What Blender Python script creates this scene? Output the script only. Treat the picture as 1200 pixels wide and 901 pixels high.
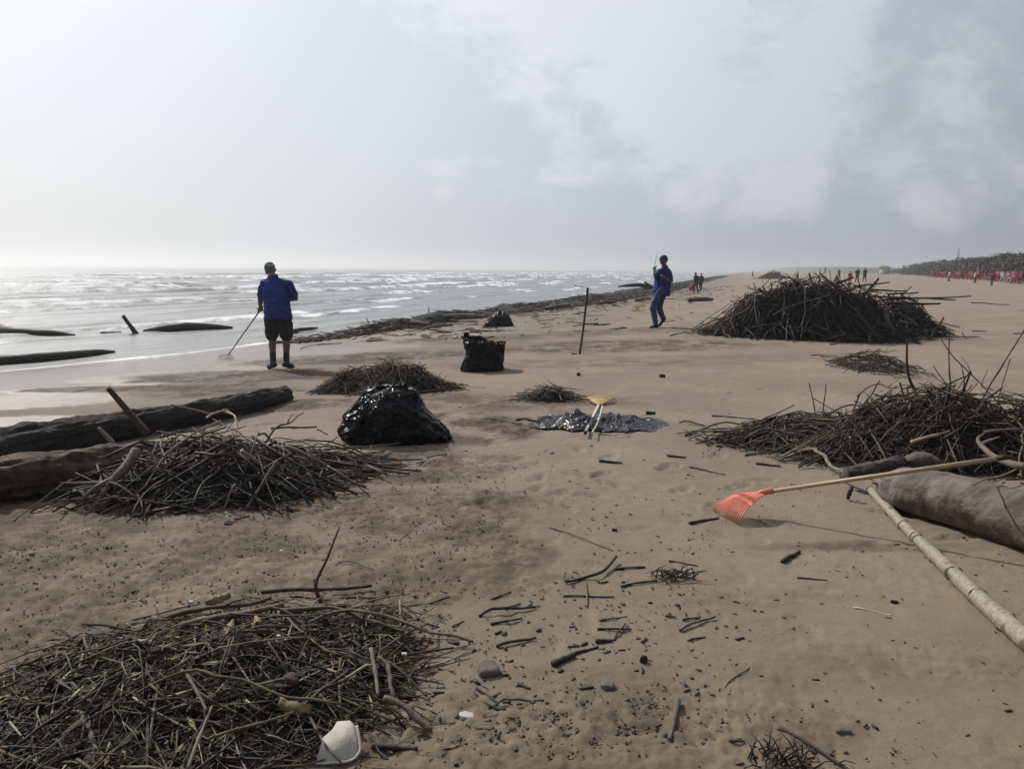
import bpy, bmesh, math, random
import numpy as np
from mathutils import Vector, Matrix, Euler

for o in list(bpy.data.objects):
    bpy.data.objects.remove(o)
SC = bpy.context.scene
COL = SC.collection
R = math.radians
rnd = random.Random(7)
NR = np.random.RandomState(11)

# ------------------------------------------------------------------ camera, light, world, exposure
F = 906.0
EYE = 1.42 + 0.44
PITCH = R(8.46)
ROLL = R(0.47)
cam_d = bpy.data.cameras.new('camera')
cam = bpy.data.objects.new('camera', cam_d)
COL.objects.link(cam)
SC.camera = cam
cam_d.sensor_width = 36.0
cam_d.lens = F / 1200 * 36
cam_d.clip_start = 0.05
cam_d.clip_end = 20000
CAMROT = Matrix.Rotation(R(90) - PITCH, 3, 'X') @ Matrix.Rotation(ROLL, 3, 'Z')
cam.matrix_world = Matrix.Translation((0, 0, EYE)) @ CAMROT.to_4x4()

SUN_AZ = R(-42)      # left of the view direction (+Y)
SUN_EL = R(42)
sun_dir = Vector((math.sin(SUN_AZ) * math.cos(SUN_EL), math.cos(SUN_AZ) * math.cos(SUN_EL), math.sin(SUN_EL)))
sun_d = bpy.data.lights.new('sun', 'SUN')
sun_d.energy = 4.3
sun_d.angle = R(1.2)
sun_d.color = (1.0, 0.95, 0.88)
sun = bpy.data.objects.new('sun', sun_d)
COL.objects.link(sun)
sun.rotation_euler = (-sun_dir).to_track_quat('-Z', 'Y').to_euler()

SC.view_settings.view_transform = 'Standard'
SC.view_settings.look = 'None'
SC.view_settings.exposure = 0.0
SC.view_settings.gamma = 1.0
SC.cycles.use_denoising = True
SC.cycles.max_bounces = 6
SC.cycles.volume_bounces = 0
SC.cycles.sample_clamp_indirect = 8.0

world = bpy.data.worlds.new("World")
SC.world = world
world.use_nodes = True
nt = world.node_tree
nt.nodes.clear()
N = nt.nodes.new
L = nt.links.new


def wmath(op, a, b=None, c=None, clamp=False):
    n = N('ShaderNodeMath')
    n.operation = op
    n.use_clamp = clamp
    for i, v in enumerate((a, b, c)):
        if v is None:
            continue
        if isinstance(v, (int, float)):
            n.inputs[i].default_value = v
        else:
            L(v, n.inputs[i])
    return n.outputs[0]


def wmix(f, a, b):
    n = N('ShaderNodeMix')
    n.data_type = 'RGBA'
    for sock, v in ((n.inputs[0], f), (n.inputs[6], a), (n.inputs[7], b)):
        if isinstance(v, (int, float)):
            sock.default_value = v
        elif isinstance(v, tuple):
            sock.default_value = (*v, 1)
        else:
            L(v, sock)
    return n.outputs[2]


tc = N('ShaderNodeTexCoord')
vdir = tc.outputs['Generated']
sky = N('ShaderNodeTexSky')
sky.sky_type = 'NISHITA'
sky.sun_disc = False
sky.sun_elevation = SUN_EL
sky.sun_rotation = SUN_AZ
sky.dust_density = 4.0
sky.air_density = 1.0


def wdot(vec):
    n = N('ShaderNodeVectorMath')
    n.operation = 'DOT_PRODUCT'
    L(vdir, n.inputs[0])
    n.inputs[1].default_value = vec
    return n.outputs['Value']


d_sun = wdot(tuple(sun_dir))
ramp = N('ShaderNodeValToRGB')
cr = ramp.color_ramp
cr.interpolation = 'B_SPLINE'
stops = [(0.0, (0.20, 0.22, 0.25)), (0.48, (0.27, 0.29, 0.325)), (0.60, (0.345, 0.378, 0.44)), (0.70, (0.425, 0.472, 0.555)), (0.79, (0.53, 0.59, 0.68)),
         (0.87, (0.66, 0.71, 0.76)), (0.95, (0.78, 0.835, 0.93)), (1.0, (.95, 1.0, 1.08))]
cr.elements[0].position, cr.elements[0].color = stops[0][0], (*stops[0][1], 1)
cr.elements[1].position, cr.elements[1].color = stops[-1][0], (*stops[-1][1], 1)
for p_, c_ in stops[1:-1]:
    e = cr.elements.new(p_)
    e.color = (*c_, 1)
L(wmath('MULTIPLY_ADD', d_sun, 0.5, 0.5), ramp.inputs[0])
hz = N('ShaderNodeMix')
hz.data_type = 'RGBA'
hz.blend_type = 'MULTIPLY'
hz.inputs[0].default_value = 1.0
L(ramp.outputs[0], hz.inputs[6])
hz.inputs[7].default_value = (10, 10, 10, 1)
skyc = wmix(0.82, sky.outputs[0], hz.outputs[2])
# clouds: soft banks at fixed directions, broken up by noise


def pixdir(px, py):
    v = Vector(((px - 600) / F, -(py - 450.5) / F, -1.0))
    return (CAMROT @ v).normalized()


mp = N('ShaderNodeMapping')
L(vdir, mp.inputs[0])
mp.inputs['Scale'].default_value = (1, 1, 1.5)
nz = N('ShaderNodeTexNoise')
nz.inputs['Scale'].default_value = 9.0
nz.inputs['Detail'].default_value = 12
nz.inputs['Roughness'].default_value = 0.62
nz.inputs['Distortion'].default_value = 0.35
L(mp.outputs[0], nz.inputs['Vector'])
nz2 = N('ShaderNodeTexNoise')
nz2.inputs['Scale'].default_value = 3.2
nz2.inputs['Detail'].default_value = 5
L(mp.outputs[0], nz2.inputs['Vector'])
acc = None
for (px, py, rad, amp) in ((765, 10, 4.6, .62), (752, 95, 4.0, .60), (850, 70, 8.0, .78), (870, 170, 6.0, .62), (960, 60, 6.5, .55), (900, 215, 3.6, .5),
                           (640, 225, 5, .34), (545, 205, 3.4, .40), (1105, 228, 2.6, .52), (1140, 30, 3.6, .50), (1190, 130, 5.5, .42), (1060, 120, 6.5, .46), (1050, -220, 14, .6),
                           (20, 180, 2.2, .22), (760, -150, 16, .6), (-900, 100, 18, .6), (-2500, -100, 22, .6)):
    dd = wdot(tuple(pixdir(px, py)))
    lo = math.cos(R(rad))
    mr = N('ShaderNodeMapRange')
    mr.interpolation_type = 'SMOOTHSTEP'
    L(dd, mr.inputs[0])
    mr.inputs[1].default_value = math.cos(R(rad * 1.6))
    mr.inputs[2].default_value = math.cos(R(rad * .4))
    mr.inputs[3].default_value = 0
    mr.inputs[4].default_value = amp
    acc = mr.outputs[0] if acc is None else wmath('MAXIMUM', acc, mr.outputs[0])
ncomb = wmath('MULTIPLY_ADD', nz.outputs[0], 1.5, -0.75)
ncomb2 = wmath('ADD', wmath('MULTIPLY_ADD', nz2.outputs[0], 0.9, -0.45), ncomb)
dens = wmath('ADD', acc, wmath('MULTIPLY', ncomb2, 0.85))
mr = N('ShaderNodeMapRange')
mr.interpolation_type = 'SMOOTHSTEP'
L(dens, mr.inputs[0])
mr.inputs[1].default_value = 0.33
mr.inputs[2].default_value = 0.66
mask = wmath('MULTIPLY', mr.outputs[0], wmath('MULTIPLY', wmath('GREATER_THAN', acc, 0.001), 1.0))
cl = N('ShaderNodeMix')
cl.data_type = 'RGBA'
cl.blend_type = 'ADD'
cl.inputs[0].default_value = 1
L(skyc, cl.inputs[6])
cl.inputs[7].default_value = (1.55, 1.4, 1.15, 1)
fin = wmix(mask, skyc, cl.outputs[2])
bg = N('ShaderNodeBackground')
bg.inputs['Strength'].default_value = 0.1
L(fin, bg.inputs['Color'])
out = N('ShaderNodeOutputWorld')
L(bg.outputs[0], out.inputs[0])

# ------------------------------------------------------------------ noise
_P = np.random.RandomState(5).permutation(512)
_G = np.random.RandomState(6).uniform(0, 2 * math.pi, 512)
_GX, _GY = np.cos(_G), np.sin(_G)


def perlin(x, y, seed=0):
    x = np.asarray(x, float)
    y = np.asarray(y, float)
    xi = np.floor(x).astype(np.int64)
    yi = np.floor(y).astype(np.int64)
    xf, yf = x - xi, y - yi

    def g(ix, iy, dx, dy):
        h = _P[(_P[(ix + seed * 57) & 511] + iy) & 511]
        return _GX[h] * dx + _GY[h] * dy
    u = xf * xf * xf * (xf * (xf * 6 - 15) + 10)
    v = yf * yf * yf * (yf * (yf * 6 - 15) + 10)
    a = g(xi, yi, xf, yf)
    b = g(xi + 1, yi, xf - 1, yf)
    c = g(xi, yi + 1, xf, yf - 1)
    d = g(xi + 1, yi + 1, xf - 1, yf - 1)
    return (a + (b - a) * u) * (1 - v) + (c + (d - c) * u) * v


def fbm(x, y, oct=4, seed=0, rough=0.5):
    s, a, t = 0, 1, 0
    for k in range(oct):
        s = s + a * perlin(x * 2 ** k, y * 2 ** k, seed + k)
        t += a
        a *= rough
    return s / t


def sstep(x, a, b):
    t = np.clip((np.asarray(x, float) - a) / (b - a), 0, 1)
    return t * t * (3 - 2 * t)


# ------------------------------------------------------------------ shape of the beach
_yy = np.arange(-400, 6000, 0.5)
_xx = np.interp(_yy, [-400, -60, 0, 5, 13.5, 21, 30, 41, 58, 100, 300, 6000],
                [-240, -50, -17.8, -14.4, -8.9, -5.2, -2.8, .6, 6.2, 19, 79, 1790])
_k = np.ones(13) / 13
_xx = np.convolve(np.pad(_xx, 6, mode='edge'), _k, 'valid')
_ss = np.arange(-6000, 6000, 0.5)
_gg = np.interp(_ss, [-6000, -400, -50, -5, 0, 6, 10, 13, 17, 24, 33, 42, 90, 6000],
                [-9, -7, -1.6, -.2, 0, .17, .33, .40, .44, .72, .98, 1.08, 1.1, 1.1])
_gg = np.convolve(np.pad(_gg, 3, mode='edge'), np.ones(7) / 7, 'valid')


def xshore(y):
    return np.interp(y, _yy, _xx)


def xbank(y):
    return np.interp(y, [-400, -50, 0, 40, 72, 130, 200, 300, 600, 6000], [-20, 15, 24, 34.5, 48.5, 73.5, 105, 148, 285, 2700])


def ground(x, y):
    s = np.asarray(x, float) - xshore(y)
    z = np.interp(s, _ss, _gg)
    z = z + 0.15 * np.exp(-((s - 10.5) / 4.0) ** 2) * sstep(y, 10, 18) * (1 - sstep(y, 30, 60))
    z = z + 0.03 * perlin(np.asarray(x) * .35, np.asarray(y) * .35, 3) * sstep(s, -3, 2)
    b = np.asarray(x, float) - xbank(y)
    z = z + (2.5 * sstep(b, 0, 9) + .5 * sstep(b, 8, 30)) * (1 + .3 * perlin(np.asarray(y) * .06, b * .05, 9)) * (1 - sstep(y, 330, 430))
    return z


def gz(x, y):
    return float(ground(np.array([x]), np.array([y]))[0])


_T = np.geomspace(1.0, 4000, 2600)


def at(px, py, h=0.0):
    """point where the line of sight through a pixel of the photograph meets the beach (raised by h)"""
    d = CAMROT @ Vector(((px - 600) / F, -(py - 450.5) / F, -1.0))
    d.normalize()
    X, Y, Z = d.x * _T, d.y * _T, EYE + d.z * _T
    f = Z - ground(X, Y) - h
    k = np.argmax(f < 0)
    if not (f < 0).any():
        k = len(_T) - 1
    k = max(k, 1)
    t0, t1, f0, f1 = _T[k - 1], _T[k], f[k - 1], f[k]
    t = t0 + (t1 - t0) * f0 / (f0 - f1) if f0 != f1 else t1
    return Vector((d.x * t, d.y * t, EYE + d.z * t))


def ptY(px, py, Y):
    d = CAMROT @ Vector(((px - 600) / F, -(py - 450.5) / F, -1.0))
    t = Y / d.y
    return Vector((d.x * t, Y, EYE + d.z * t))


# ------------------------------------------------------------------ materials
def new_mat(name):
    m = bpy.data.materials.new(name)
    m.use_nodes = True
    t = m.node_tree
    b = t.nodes['Principled BSDF']
    return m, t, b


def node(t, typ, **kw):
    n = t.nodes.new(typ)
    for k, v in kw.items():
        if k in n.inputs.keys():
            n.inputs[k].default_value = v
        else:
            setattr(n, k, v)
    return n


def mixc(t, f, a, b, mode='MIX'):
    n = t.nodes.new('ShaderNodeMix')
    n.data_type = 'RGBA'
    n.blend_type = mode
    for sock, v in ((n.inputs[0], f), (n.inputs[6], a), (n.inputs[7], b)):
        if isinstance(v, (int, float)):
            sock.default_value = v
        elif isinstance(v, tuple):
            sock.default_value = (*v, 1)
        else:
            t.links.new(v, sock)
    return n.outputs[2]


def mrange(t, v, a, b, c=0.0, d=1.0, smooth=False):
    n = t.nodes.new('ShaderNodeMapRange')
    if smooth:
        n.interpolation_type = 'SMOOTHSTEP'
    t.links.new(v, n.inputs[0])
    for i, x in enumerate((a, b, c, d)):
        n.inputs[i + 1].default_value = x
    return n.outputs[0]


def wood(name, c1, c2, rough=0.8, scale=14, stretch=(1, 5, 5), bump=0.4, spots=None, dist=.01):
    m, t, b = new_mat(name)
    tcn = node(t, 'ShaderNodeTexCoord')
    mpn = node(t, 'ShaderNodeMapping')
    mpn.inputs['Scale'].default_value = stretch
    t.links.new(tcn.outputs['Object'], mpn.inputs[0])
    oi = node(t, 'ShaderNodeObjectInfo')
    addv = node(t, 'ShaderNodeVectorMath', operation='ADD')
    t.links.new(mpn.outputs[0], addv.inputs[0])
    t.links.new(oi.outputs['Random'], addv.inputs[1])
    n1 = node(t, 'ShaderNodeTexNoise', Scale=scale, Detail=6, Roughness=.65)
    t.links.new(addv.outputs[0], n1.inputs['Vector'])
    f = mrange(t, n1.outputs[0], .34, .66)
    c = mixc(t, f, c1, c2)
    if spots:
        n2 = node(t, 'ShaderNodeTexNoise', Scale=spots[1], Detail=4)
        t.links.new(tcn.outputs['Object'], n2.inputs['Vector'])
        c = mixc(t, mrange(t, n2.outputs[0], .55, .64), c, spots[0])
    var = mrange(t, oi.outputs['Random'], 0, 1, .72, 1.25)
    hsv = node(t, 'ShaderNodeHueSaturation')
    t.links.new(var, hsv.inputs['Value'])
    t.links.new(c, hsv.inputs['Color'])
    t.links.new(hsv.outputs[0], b.inputs['Base Color'])
    b.inputs['Roughness'].default_value = rough
    bp = node(t, 'ShaderNodeBump', Strength=bump, Distance=dist)
    t.links.new(n1.outputs[0], bp.inputs['Height'])
    t.links.new(bp.outputs[0], b.inputs['Normal'])
    return m


def plain(name, c, rough=.6, noise=.15, scale=20, metallic=0, spec=.5, bump=0.0, bscale=60):
    m, t, b = new_mat(name)
    tcn = node(t, 'ShaderNodeTexCoord')
    n1 = node(t, 'ShaderNodeTexNoise', Scale=scale, Detail=4)
    t.links.new(tcn.outputs['Object'], n1.inputs['Vector'])
    c2 = tuple(x * (1 - noise) for x in c)
    c3 = tuple(min(1, x * (1 + noise)) for x in c)
    t.links.new(mixc(t, mrange(t, n1.outputs[0], .35, .65), c2, c3), b.inputs['Base Color'])
    b.inputs['Roughness'].default_value = rough
    b.inputs['Metallic'].default_value = metallic
    b.inputs['Specular IOR Level'].default_value = spec
    if bump:
        n2 = node(t, 'ShaderNodeTexNoise', Scale=bscale, Detail=4)
        t.links.new(tcn.outputs['Object'], n2.inputs['Vector'])
        bp = node(t, 'ShaderNodeBump', Strength=bump, Distance=.01)
        t.links.new(n2.outputs[0], bp.inputs['Height'])
        t.links.new(bp.outputs[0], b.inputs['Normal'])
    return m


M = {}
M['grey'] = wood('weathered_grey_wood', (.045, .035, .025), (.180, .142, .105))
M['brown'] = wood('brown_wood', (.018, .011, .007), (.088, .056, .034))
M['dark'] = wood('dark_wet_wood', (.005, .0038, .0028), (.030, .021, .014), rough=.7)
M['olive'] = wood('olive_cane', (.035, .032, .016), (.11, .09, .05))
M['pale'] = wood('pale_bare_wood', (.16, .13, .095), (.31, .26, .20))
M['bark'] = wood('fallen_trunk_bark', (.008, .0055, .004), (.042, .028, .018), scale=7, stretch=(1.0, 4.5, 4.5), bump=1.0, dist=.06)
M['greydark'] = wood('dark_ribbed_bark', (.014, .011, .009), (.10, .08, .065), scale=16, bump=1.0)
M['greybark'] = wood('mottled_grey_trunk', (.045, .034, .027), (.165, .132, .105), scale=3.2, stretch=(1.2, 2.5, 2.5), bump=.9, dist=.03, spots=((.035, .025, .018), 6))
M['bamboo'] = wood('bamboo_cane', (.11, .09, .065), (.245, .208, .155), rough=.6, scale=8, stretch=(2, 9, 9), bump=.3, spots=((.07, .05, .03), 11))
M['handle'] = wood('rake_handle_wood', (.32, .22, .13), (.45, .33, .20), rough=.5, scale=10, stretch=(1, 12, 12), bump=.1)
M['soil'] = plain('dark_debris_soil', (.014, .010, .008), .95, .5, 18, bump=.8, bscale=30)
M['clod'] = plain('damp_sand_clod', (.120, .084, .058), .95, .35, 30, bump=.5, bscale=80)
M['leaf'] = plain('dry_husk', (.20, .14, .06), .7, .5, 8)
M['barkbrown'] = wood('brown_peeling_bark', (.020, .012, .008), (.135, .085, .052), scale=5, stretch=(.8, 4.5, 4.5), bump=1.0, dist=.05)
M['bag'] = plain('black_bag_plastic', (.003, .0035, .004), .29, .3, 5, spec=.17, bump=.5, bscale=16)
M['sheetbag'] = plain('dark_bag_film', (.008, .0085, .0095), .33, .5, 5, spec=.38, bump=.8, bscale=14)
M['orange'] = plain('orange_plastic', (.62, .15, .085), .5, .25, 14)
M['yellow'] = plain('yellow_plastic', (.40, .27, .06), .6, .15, 8)
M['white'] = plain('dirty_white_foam', (.42, .39, .34), .75, .18, 9, bump=.3)
M['whitestick'] = plain('white_stick', (.50, .47, .42), .6, .15, 9)
M['rust'] = plain('rusty_rebar', (.04, .028, .022), .75, .4, 14)
M['stone'] = plain('grey_brown_stone', (.12, .095, .075), .9, .3, 12, bump=.5)
M['redstone'] = plain('reddish_stone', (.055, .032, .026), .9, .3, 12, bump=.5)
M['skin'] = plain('tanned_skin', (.13, .07, .045), .55, .1, 5)
M['hair'] = plain('grey_hair', (.12, .12, .12), .8, .3, 60)
M['shirt'] = plain('royal_blue_polo', (.009, .018, .165), .8, .2, 6, bump=.5, bscale=11)
M['shorts'] = plain('navy_shorts', (.010, .012, .020), .85, .2, 6, bump=.5, bscale=10)
M['jeans'] = plain('blue_jeans', (.028, .055, .155), .85, .3, 9, bump=.5, bscale=12)
M['greencap'] = plain('dark_green_cap', (.008, .075, .05), .75, .15, 10)
M['navycap'] = plain('navy_cap', (.012, .018, .075), .75, .15, 10)
M['shoe'] = plain('dark_boot', (.012, .011, .011), .7, .2, 12)
M['glove'] = plain('pale_green_glove', (.30, .52, .46), .6, .1, 12)
M['capstrip'] = plain('cap_strap_light', (.25, .45, .38), .7, .1, 12)
M['darkcloth'] = plain('dark_clothes', (.02, .02, .024), .85, .3, 9)
M['redcloth'] = plain('red_cloth', (.30, .025, .04), .85, .2, 9)
M['chair_red'] = plain('red_chair_plastic', (.24, .012, .045), .5, .15, 3)
M['chair_blue'] = plain('blue_chair_plastic', (.05, .09, .18), .5, .15, 3)
M['chair_white'] = plain('white_chair_plastic', (.40, .37, .37), .5, .15, 3)
M['building'] = plain('ochre_plaster', (.40, .36, .26), .9, .1, 2)
M['roofm'] = plain('thatch_roof', (.14, .11, .08), .95, .3, 5)
M['steel'] = plain('mast_steel', (.22, .22, .23), .5, .1, 5)
M['glass'] = plain('dark_window_glass', (.03, .035, .04), .15, .1, 5)


def foliage(name, c1, c2):
    m, t, b = new_mat(name)
    g = node(t, 'ShaderNodeNewGeometry')
    t.links.new(mixc(t, g.outputs['Random Per Island'], c1, c2), b.inputs['Base Color'])
    b.inputs['Roughness'].default_value = .7
    return m


M['foliage'] = foliage('shrub_leaves', (.020, .020, .011), (.068, .054, .032))
M['foliage2'] = foliage('grey_brown_leaves', (.042, .034, .025), (.095, .075, .052))


def mat_sand():
    m, t, b = new_mat('beach_sand')
    tcn = node(t, 'ShaderNodeTexCoord')
    P = tcn.outputs['Object']
    wet = node(t, 'ShaderNodeAttribute', attribute_name='wet').outputs['Fac']
    sheen = node(t, 'ShaderNodeAttribute', attribute_name='sheen').outputs['Fac']
    churn = node(t, 'ShaderNodeAttribute', attribute_name='churn').outputs['Fac']
    n1 = node(t, 'ShaderNodeTexNoise', Scale=.9, Detail=6, Roughness=.6)
    n2 = node(t, 'ShaderNodeTexNoise', Scale=11, Detail=6, Roughness=.65)
    n3 = node(t, 'ShaderNodeTexNoise', Scale=420, Detail=3, Roughness=.7)
    n4 = node(t, 'ShaderNodeTexVoronoi', Scale=38)
    for n in (n1, n2, n3, n4):
        t.links.new(P, n.inputs['Vector'])
    c = mixc(t, mrange(t, n1.outputs[0], .36, .64), (.212, .157, .115), (.290, .224, .170))
    c = mixc(t, mrange(t, n2.outputs[0], .40, .72, 0, .45), c, (.150, .114, .080))
    c = mixc(t, mrange(t, n3.outputs[0], .35, .7, 0, .45), c, (.12, .094, .070))
    n5 = node(t, 'ShaderNodeTexNoise', Scale=55, Detail=5, Roughness=.7)
    t.links.new(P, n5.inputs['Vector'])
    c = mixc(t, mrange(t, n5.outputs[0], .52, .74, 0, .55), c, (.105, .080, .058))
    n6 = node(t, 'ShaderNodeTexNoise', Scale=15, Detail=5, Roughness=.62, Distortion=.4)
    n7 = node(t, 'ShaderNodeTexNoise', Scale=2.4, Detail=4, Roughness=.6)
    t.links.new(P, n6.inputs['Vector'])
    t.links.new(P, n7.inputs['Vector'])
    clod = node(t, 'ShaderNodeMath', operation='MULTIPLY')
    t.links.new(mrange(t, n6.outputs[0], .46, .56, 0, 1), clod.inputs[0])
    t.links.new(mrange(t, n7.outputs[0], .42, .60, .25, 1.0), clod.inputs[1])
    dug = mixc(t, clod.outputs[0], mixc(t, mrange(t, n7.outputs[0], .40, .56), c, (.100, .062, .039)), (.040, .026, .018))
    c = mixc(t, mrange(t, churn, .05, .55), c, dug)
    # crumbs of bark in the sand
    nm = node(t, 'ShaderNodeTexNoise', Scale=2.2, Detail=3)
    t.links.new(P, nm.inputs['Vector'])
    fl = node(t, 'ShaderNodeMath', operation='MULTIPLY')
    t.links.new(mrange(t, n4.outputs['Distance'], .10, .16, 1, 0), fl.inputs[0])
    t.links.new(mrange(t, nm.outputs[0], .52, .66), fl.inputs[1])
    sep = node(t, 'ShaderNodeSeparateXYZ')
    t.links.new(P, sep.inputs[0])
    c = mixc(t, mrange(t, sep.outputs['Y'], 1.5, 6.5, .6, 0), c, (.178, .138, .086))
    c = mixc(t, fl.outputs[0], c, (.045, .032, .024))
    wetc = mixc(t, 1.0, c, (.60, .60, .63), 'MULTIPLY')
    c = mixc(t, wet, c, wetc)
    t.links.new(c, b.inputs['Base Color'])
    r = node(t, 'ShaderNodeMath', operation='SUBTRACT')
    r.inputs[0].default_value = .93
    t.links.new(mrange(t, sheen, 0, 1, 0, .70), r.inputs[1])
    t.links.new(r.outputs[0], b.inputs['Roughness'])
    b.inputs['Specular IOR Level'].default_value = .35
    h = node(t, 'ShaderNodeMath', operation='MULTIPLY_ADD')
    t.links.new(n2.outputs[0], h.inputs[0])
    h.inputs[1].default_value = 1.6
    h2 = node(t, 'ShaderNodeMath', operation='ADD')
    t.links.new(n3.outputs[0], h2.inputs[0])
    t.links.new(n5.outputs[0], h2.inputs[1])
    t.links.new(h2.outputs[0], h.inputs[2])
    bp = node(t, 'ShaderNodeBump', Distance=.014)
    t.links.new(mrange(t, sheen, 0, 1, .55, .06), bp.inputs['Strength'])
    t.links.new(h.outputs[0], bp.inputs['Height'])
    t.links.new(bp.outputs[0], b.inputs['Normal'])
    return m


def mat_sea():
    m, t, b = new_mat('sea_water')
    foam = node(t, 'ShaderNodeAttribute', attribute_name='foam').outputs['Fac']
    sc_ = node(t, 'ShaderNodeAttribute', attribute_name='offshore').outputs['Fac']
    yc_ = node(t, 'ShaderNodeAttribute', attribute_name='alongshore').outputs['Fac']
    cx = node(t, 'ShaderNodeCombineXYZ')
    t.links.new(sc_, cx.inputs[0])
    ym = node(t, 'ShaderNodeMath', operation='MULTIPLY')
    t.links.new(yc_, ym.inputs[0])
    ym.inputs[1].default_value = .33
    t.links.new(ym.outputs[0], cx.inputs[1])
    P = cx.outputs[0]
    a = node(t, 'ShaderNodeTexNoise', Scale=1.1, Detail=9, Roughness=.66)
    a2 = node(t, 'ShaderNodeTexNoise', Scale=.22, Detail=4, Roughness=.6)
    fz = node(t, 'ShaderNodeTexNoise', Scale=1.5, Detail=8, Roughness=.74)
    for n in (a, a2, fz):
        t.links.new(P, n.inputs['Vector'])
    hh = node(t, 'ShaderNodeMath', operation='MULTIPLY_ADD')
    t.links.new(a2.outputs[0], hh.inputs[0])
    hh.inputs[1].default_value = 2.4
    t.links.new(a.outputs[0], hh.inputs[2])
    bp = node(t, 'ShaderNodeBump', Strength=1.0, Distance=.42)
    t.links.new(hh.outputs[0], bp.inputs['Height'])
    t.links.new(bp.outputs[0], b.inputs['Normal'])
    ff = node(t, 'ShaderNodeMath', operation='ADD')
    t.links.new(foam, ff.inputs[0])
    t.links.new(mrange(t, fz.outputs[0], .25, .75, -.75, .50), ff.inputs[1])
    fo = mrange(t, ff.outputs[0], .30, .62)
    b.inputs['IOR'].default_value = 1.33
    b.inputs['Base Color'].default_value = (.085, .092, .092, 1)
    b.inputs['Roughness'].default_value = .24
    b.inputs['Coat Weight'].default_value = .65
    b.inputs['Coat Roughness'].default_value = .62
    b.inputs['Coat IOR'].default_value = 1.4
    fd = node(t, 'ShaderNodeBsdfDiffuse')
    fd.inputs[0].default_value = (.80, .81, .82, 1)
    mx = node(t, 'ShaderNodeMixShader')
    t.links.new(fo, mx.inputs[0])
    t.links.new(b.outputs[0], mx.inputs[1])
    t.links.new(fd.outputs[0], mx.inputs[2])
    t.links.new(mx.outputs[0], t.nodes['Material Output'].inputs[0])
    return m


def creased(m, scale, dist):
    """crinkled film: ridges along the borders of irregular cells"""
    t = m.node_tree
    b = t.nodes['Principled BSDF']
    tcn = node(t, 'ShaderNodeTexCoord')
    nn = node(t, 'ShaderNodeTexNoise', Scale=scale * .6, Detail=3)
    t.links.new(tcn.outputs['Object'], nn.inputs['Vector'])
    sc_ = node(t, 'ShaderNodeVectorMath', operation='MULTIPLY_ADD')
    t.links.new(nn.outputs['Color'], sc_.inputs[0])
    sc_.inputs[1].default_value = (.12, .12, .12)
    t.links.new(tcn.outputs['Object'], sc_.inputs[2])
    last = None
    for k, (s_, w_) in enumerate(((scale, 1.0), (scale * 2.3, .45))):
        mp_ = node(t, 'ShaderNodeMapping')
        mp_.inputs['Scale'].default_value = (1.0, 1.0, .45) if k == 0 else (.6, 1.0, .8)
        t.links.new(sc_.outputs[0], mp_.inputs[0])
        v = node(t, 'ShaderNodeTexNoise', Scale=s_, Detail=1.5, Roughness=.5, Distortion=.5)
        t.links.new(mp_.outputs[0], v.inputs['Vector'])
        ab = node(t, 'ShaderNodeMath', operation='SUBTRACT')
        t.links.new(v.outputs[0], ab.inputs[0])
        ab.inputs[1].default_value = .5
        ab2 = node(t, 'ShaderNodeMath', operation='ABSOLUTE')
        t.links.new(ab.outputs[0], ab2.inputs[0])
        bp = node(t, 'ShaderNodeBump', Strength=.9, Distance=dist * w_)
        t.links.new(ab2.outputs[0], bp.inputs['Height'])
        if last:
            t.links.new(last, bp.inputs['Normal'])
        last = bp.outputs[0]
    t.links.new(last, b.inputs['Normal'])


creased(M['bag'], 7, .16)
creased(M['sheetbag'], 7, .12)
M['sand'] = mat_sand()
M['sea'] = mat_sea()


# ------------------------------------------------------------------ helpers
def tag(o, label=None, cat=None, group=None, kind=None):
    if label:
        o['label'] = label
    if cat:
        o['category'] = cat
    if group:
        o['group'] = group
    if kind:
        o['kind'] = kind
    return o


def empty(name, loc=(0, 0, 0), rz=0.0):
    o = bpy.data.objects.new(name, None)
    o.location = loc
    o.rotation_euler = (0, 0, rz)
    o.empty_display_size = .1
    COL.objects.link(o)
    return o


def link(name, me, parent=None, mat=None, smooth=True):
    if mat is not None:
        for mm in (mat if isinstance(mat, (list, tuple)) else [mat]):
            me.materials.append(mm)
    if smooth:
        me.polygons.foreach_set('use_smooth', np.ones(len(me.polygons), bool))
    o = bpy.data.objects.new(name, me)
    COL.objects.link(o)
    if parent:
        o.parent = parent
    return o


def mesh_np(name, V, Fc, mats=None):
    """V (n,3), Fc (m,4) quads or (m,3) tris"""
    me = bpy.data.meshes.new(name)
    V = np.asarray(V, np.float32)
    Fc = np.asarray(Fc, np.int32)
    k = Fc.shape[1]
    me.vertices.add(len(V))
    me.vertices.foreach_set('co', V.ravel())
    me.loops.add(Fc.size)
    me.loops.foreach_set('vertex_index', Fc.ravel())
    me.polygons.add(len(Fc))
    me.polygons.foreach_set('loop_start', np.arange(0, Fc.size, k, dtype=np.int32))
    me.polygons.foreach_set('loop_total', np.full(len(Fc), k, np.int32))
    if mats is not None:
        me.polygons.foreach_set('material_index', np.asarray(mats, np.int32))
    me.update(calc_edges=True)
    return me


def attr(me, name, vals):
    a = me.attributes.new(name, 'FLOAT', 'POINT')
    a.data.foreach_set('value', np.asarray(vals, np.float32))


def grid_faces(nr, nc, wrap=False):
    i, j = np.meshgrid(np.arange(nr - 1), np.arange(nc if wrap else nc - 1), indexing='ij')
    j2 = (j + 1) % nc
    return np.stack([i * nc + j, i * nc + j2, (i + 1) * nc + j2, (i + 1) * nc + j], -1).reshape(-1, 4)


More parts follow.
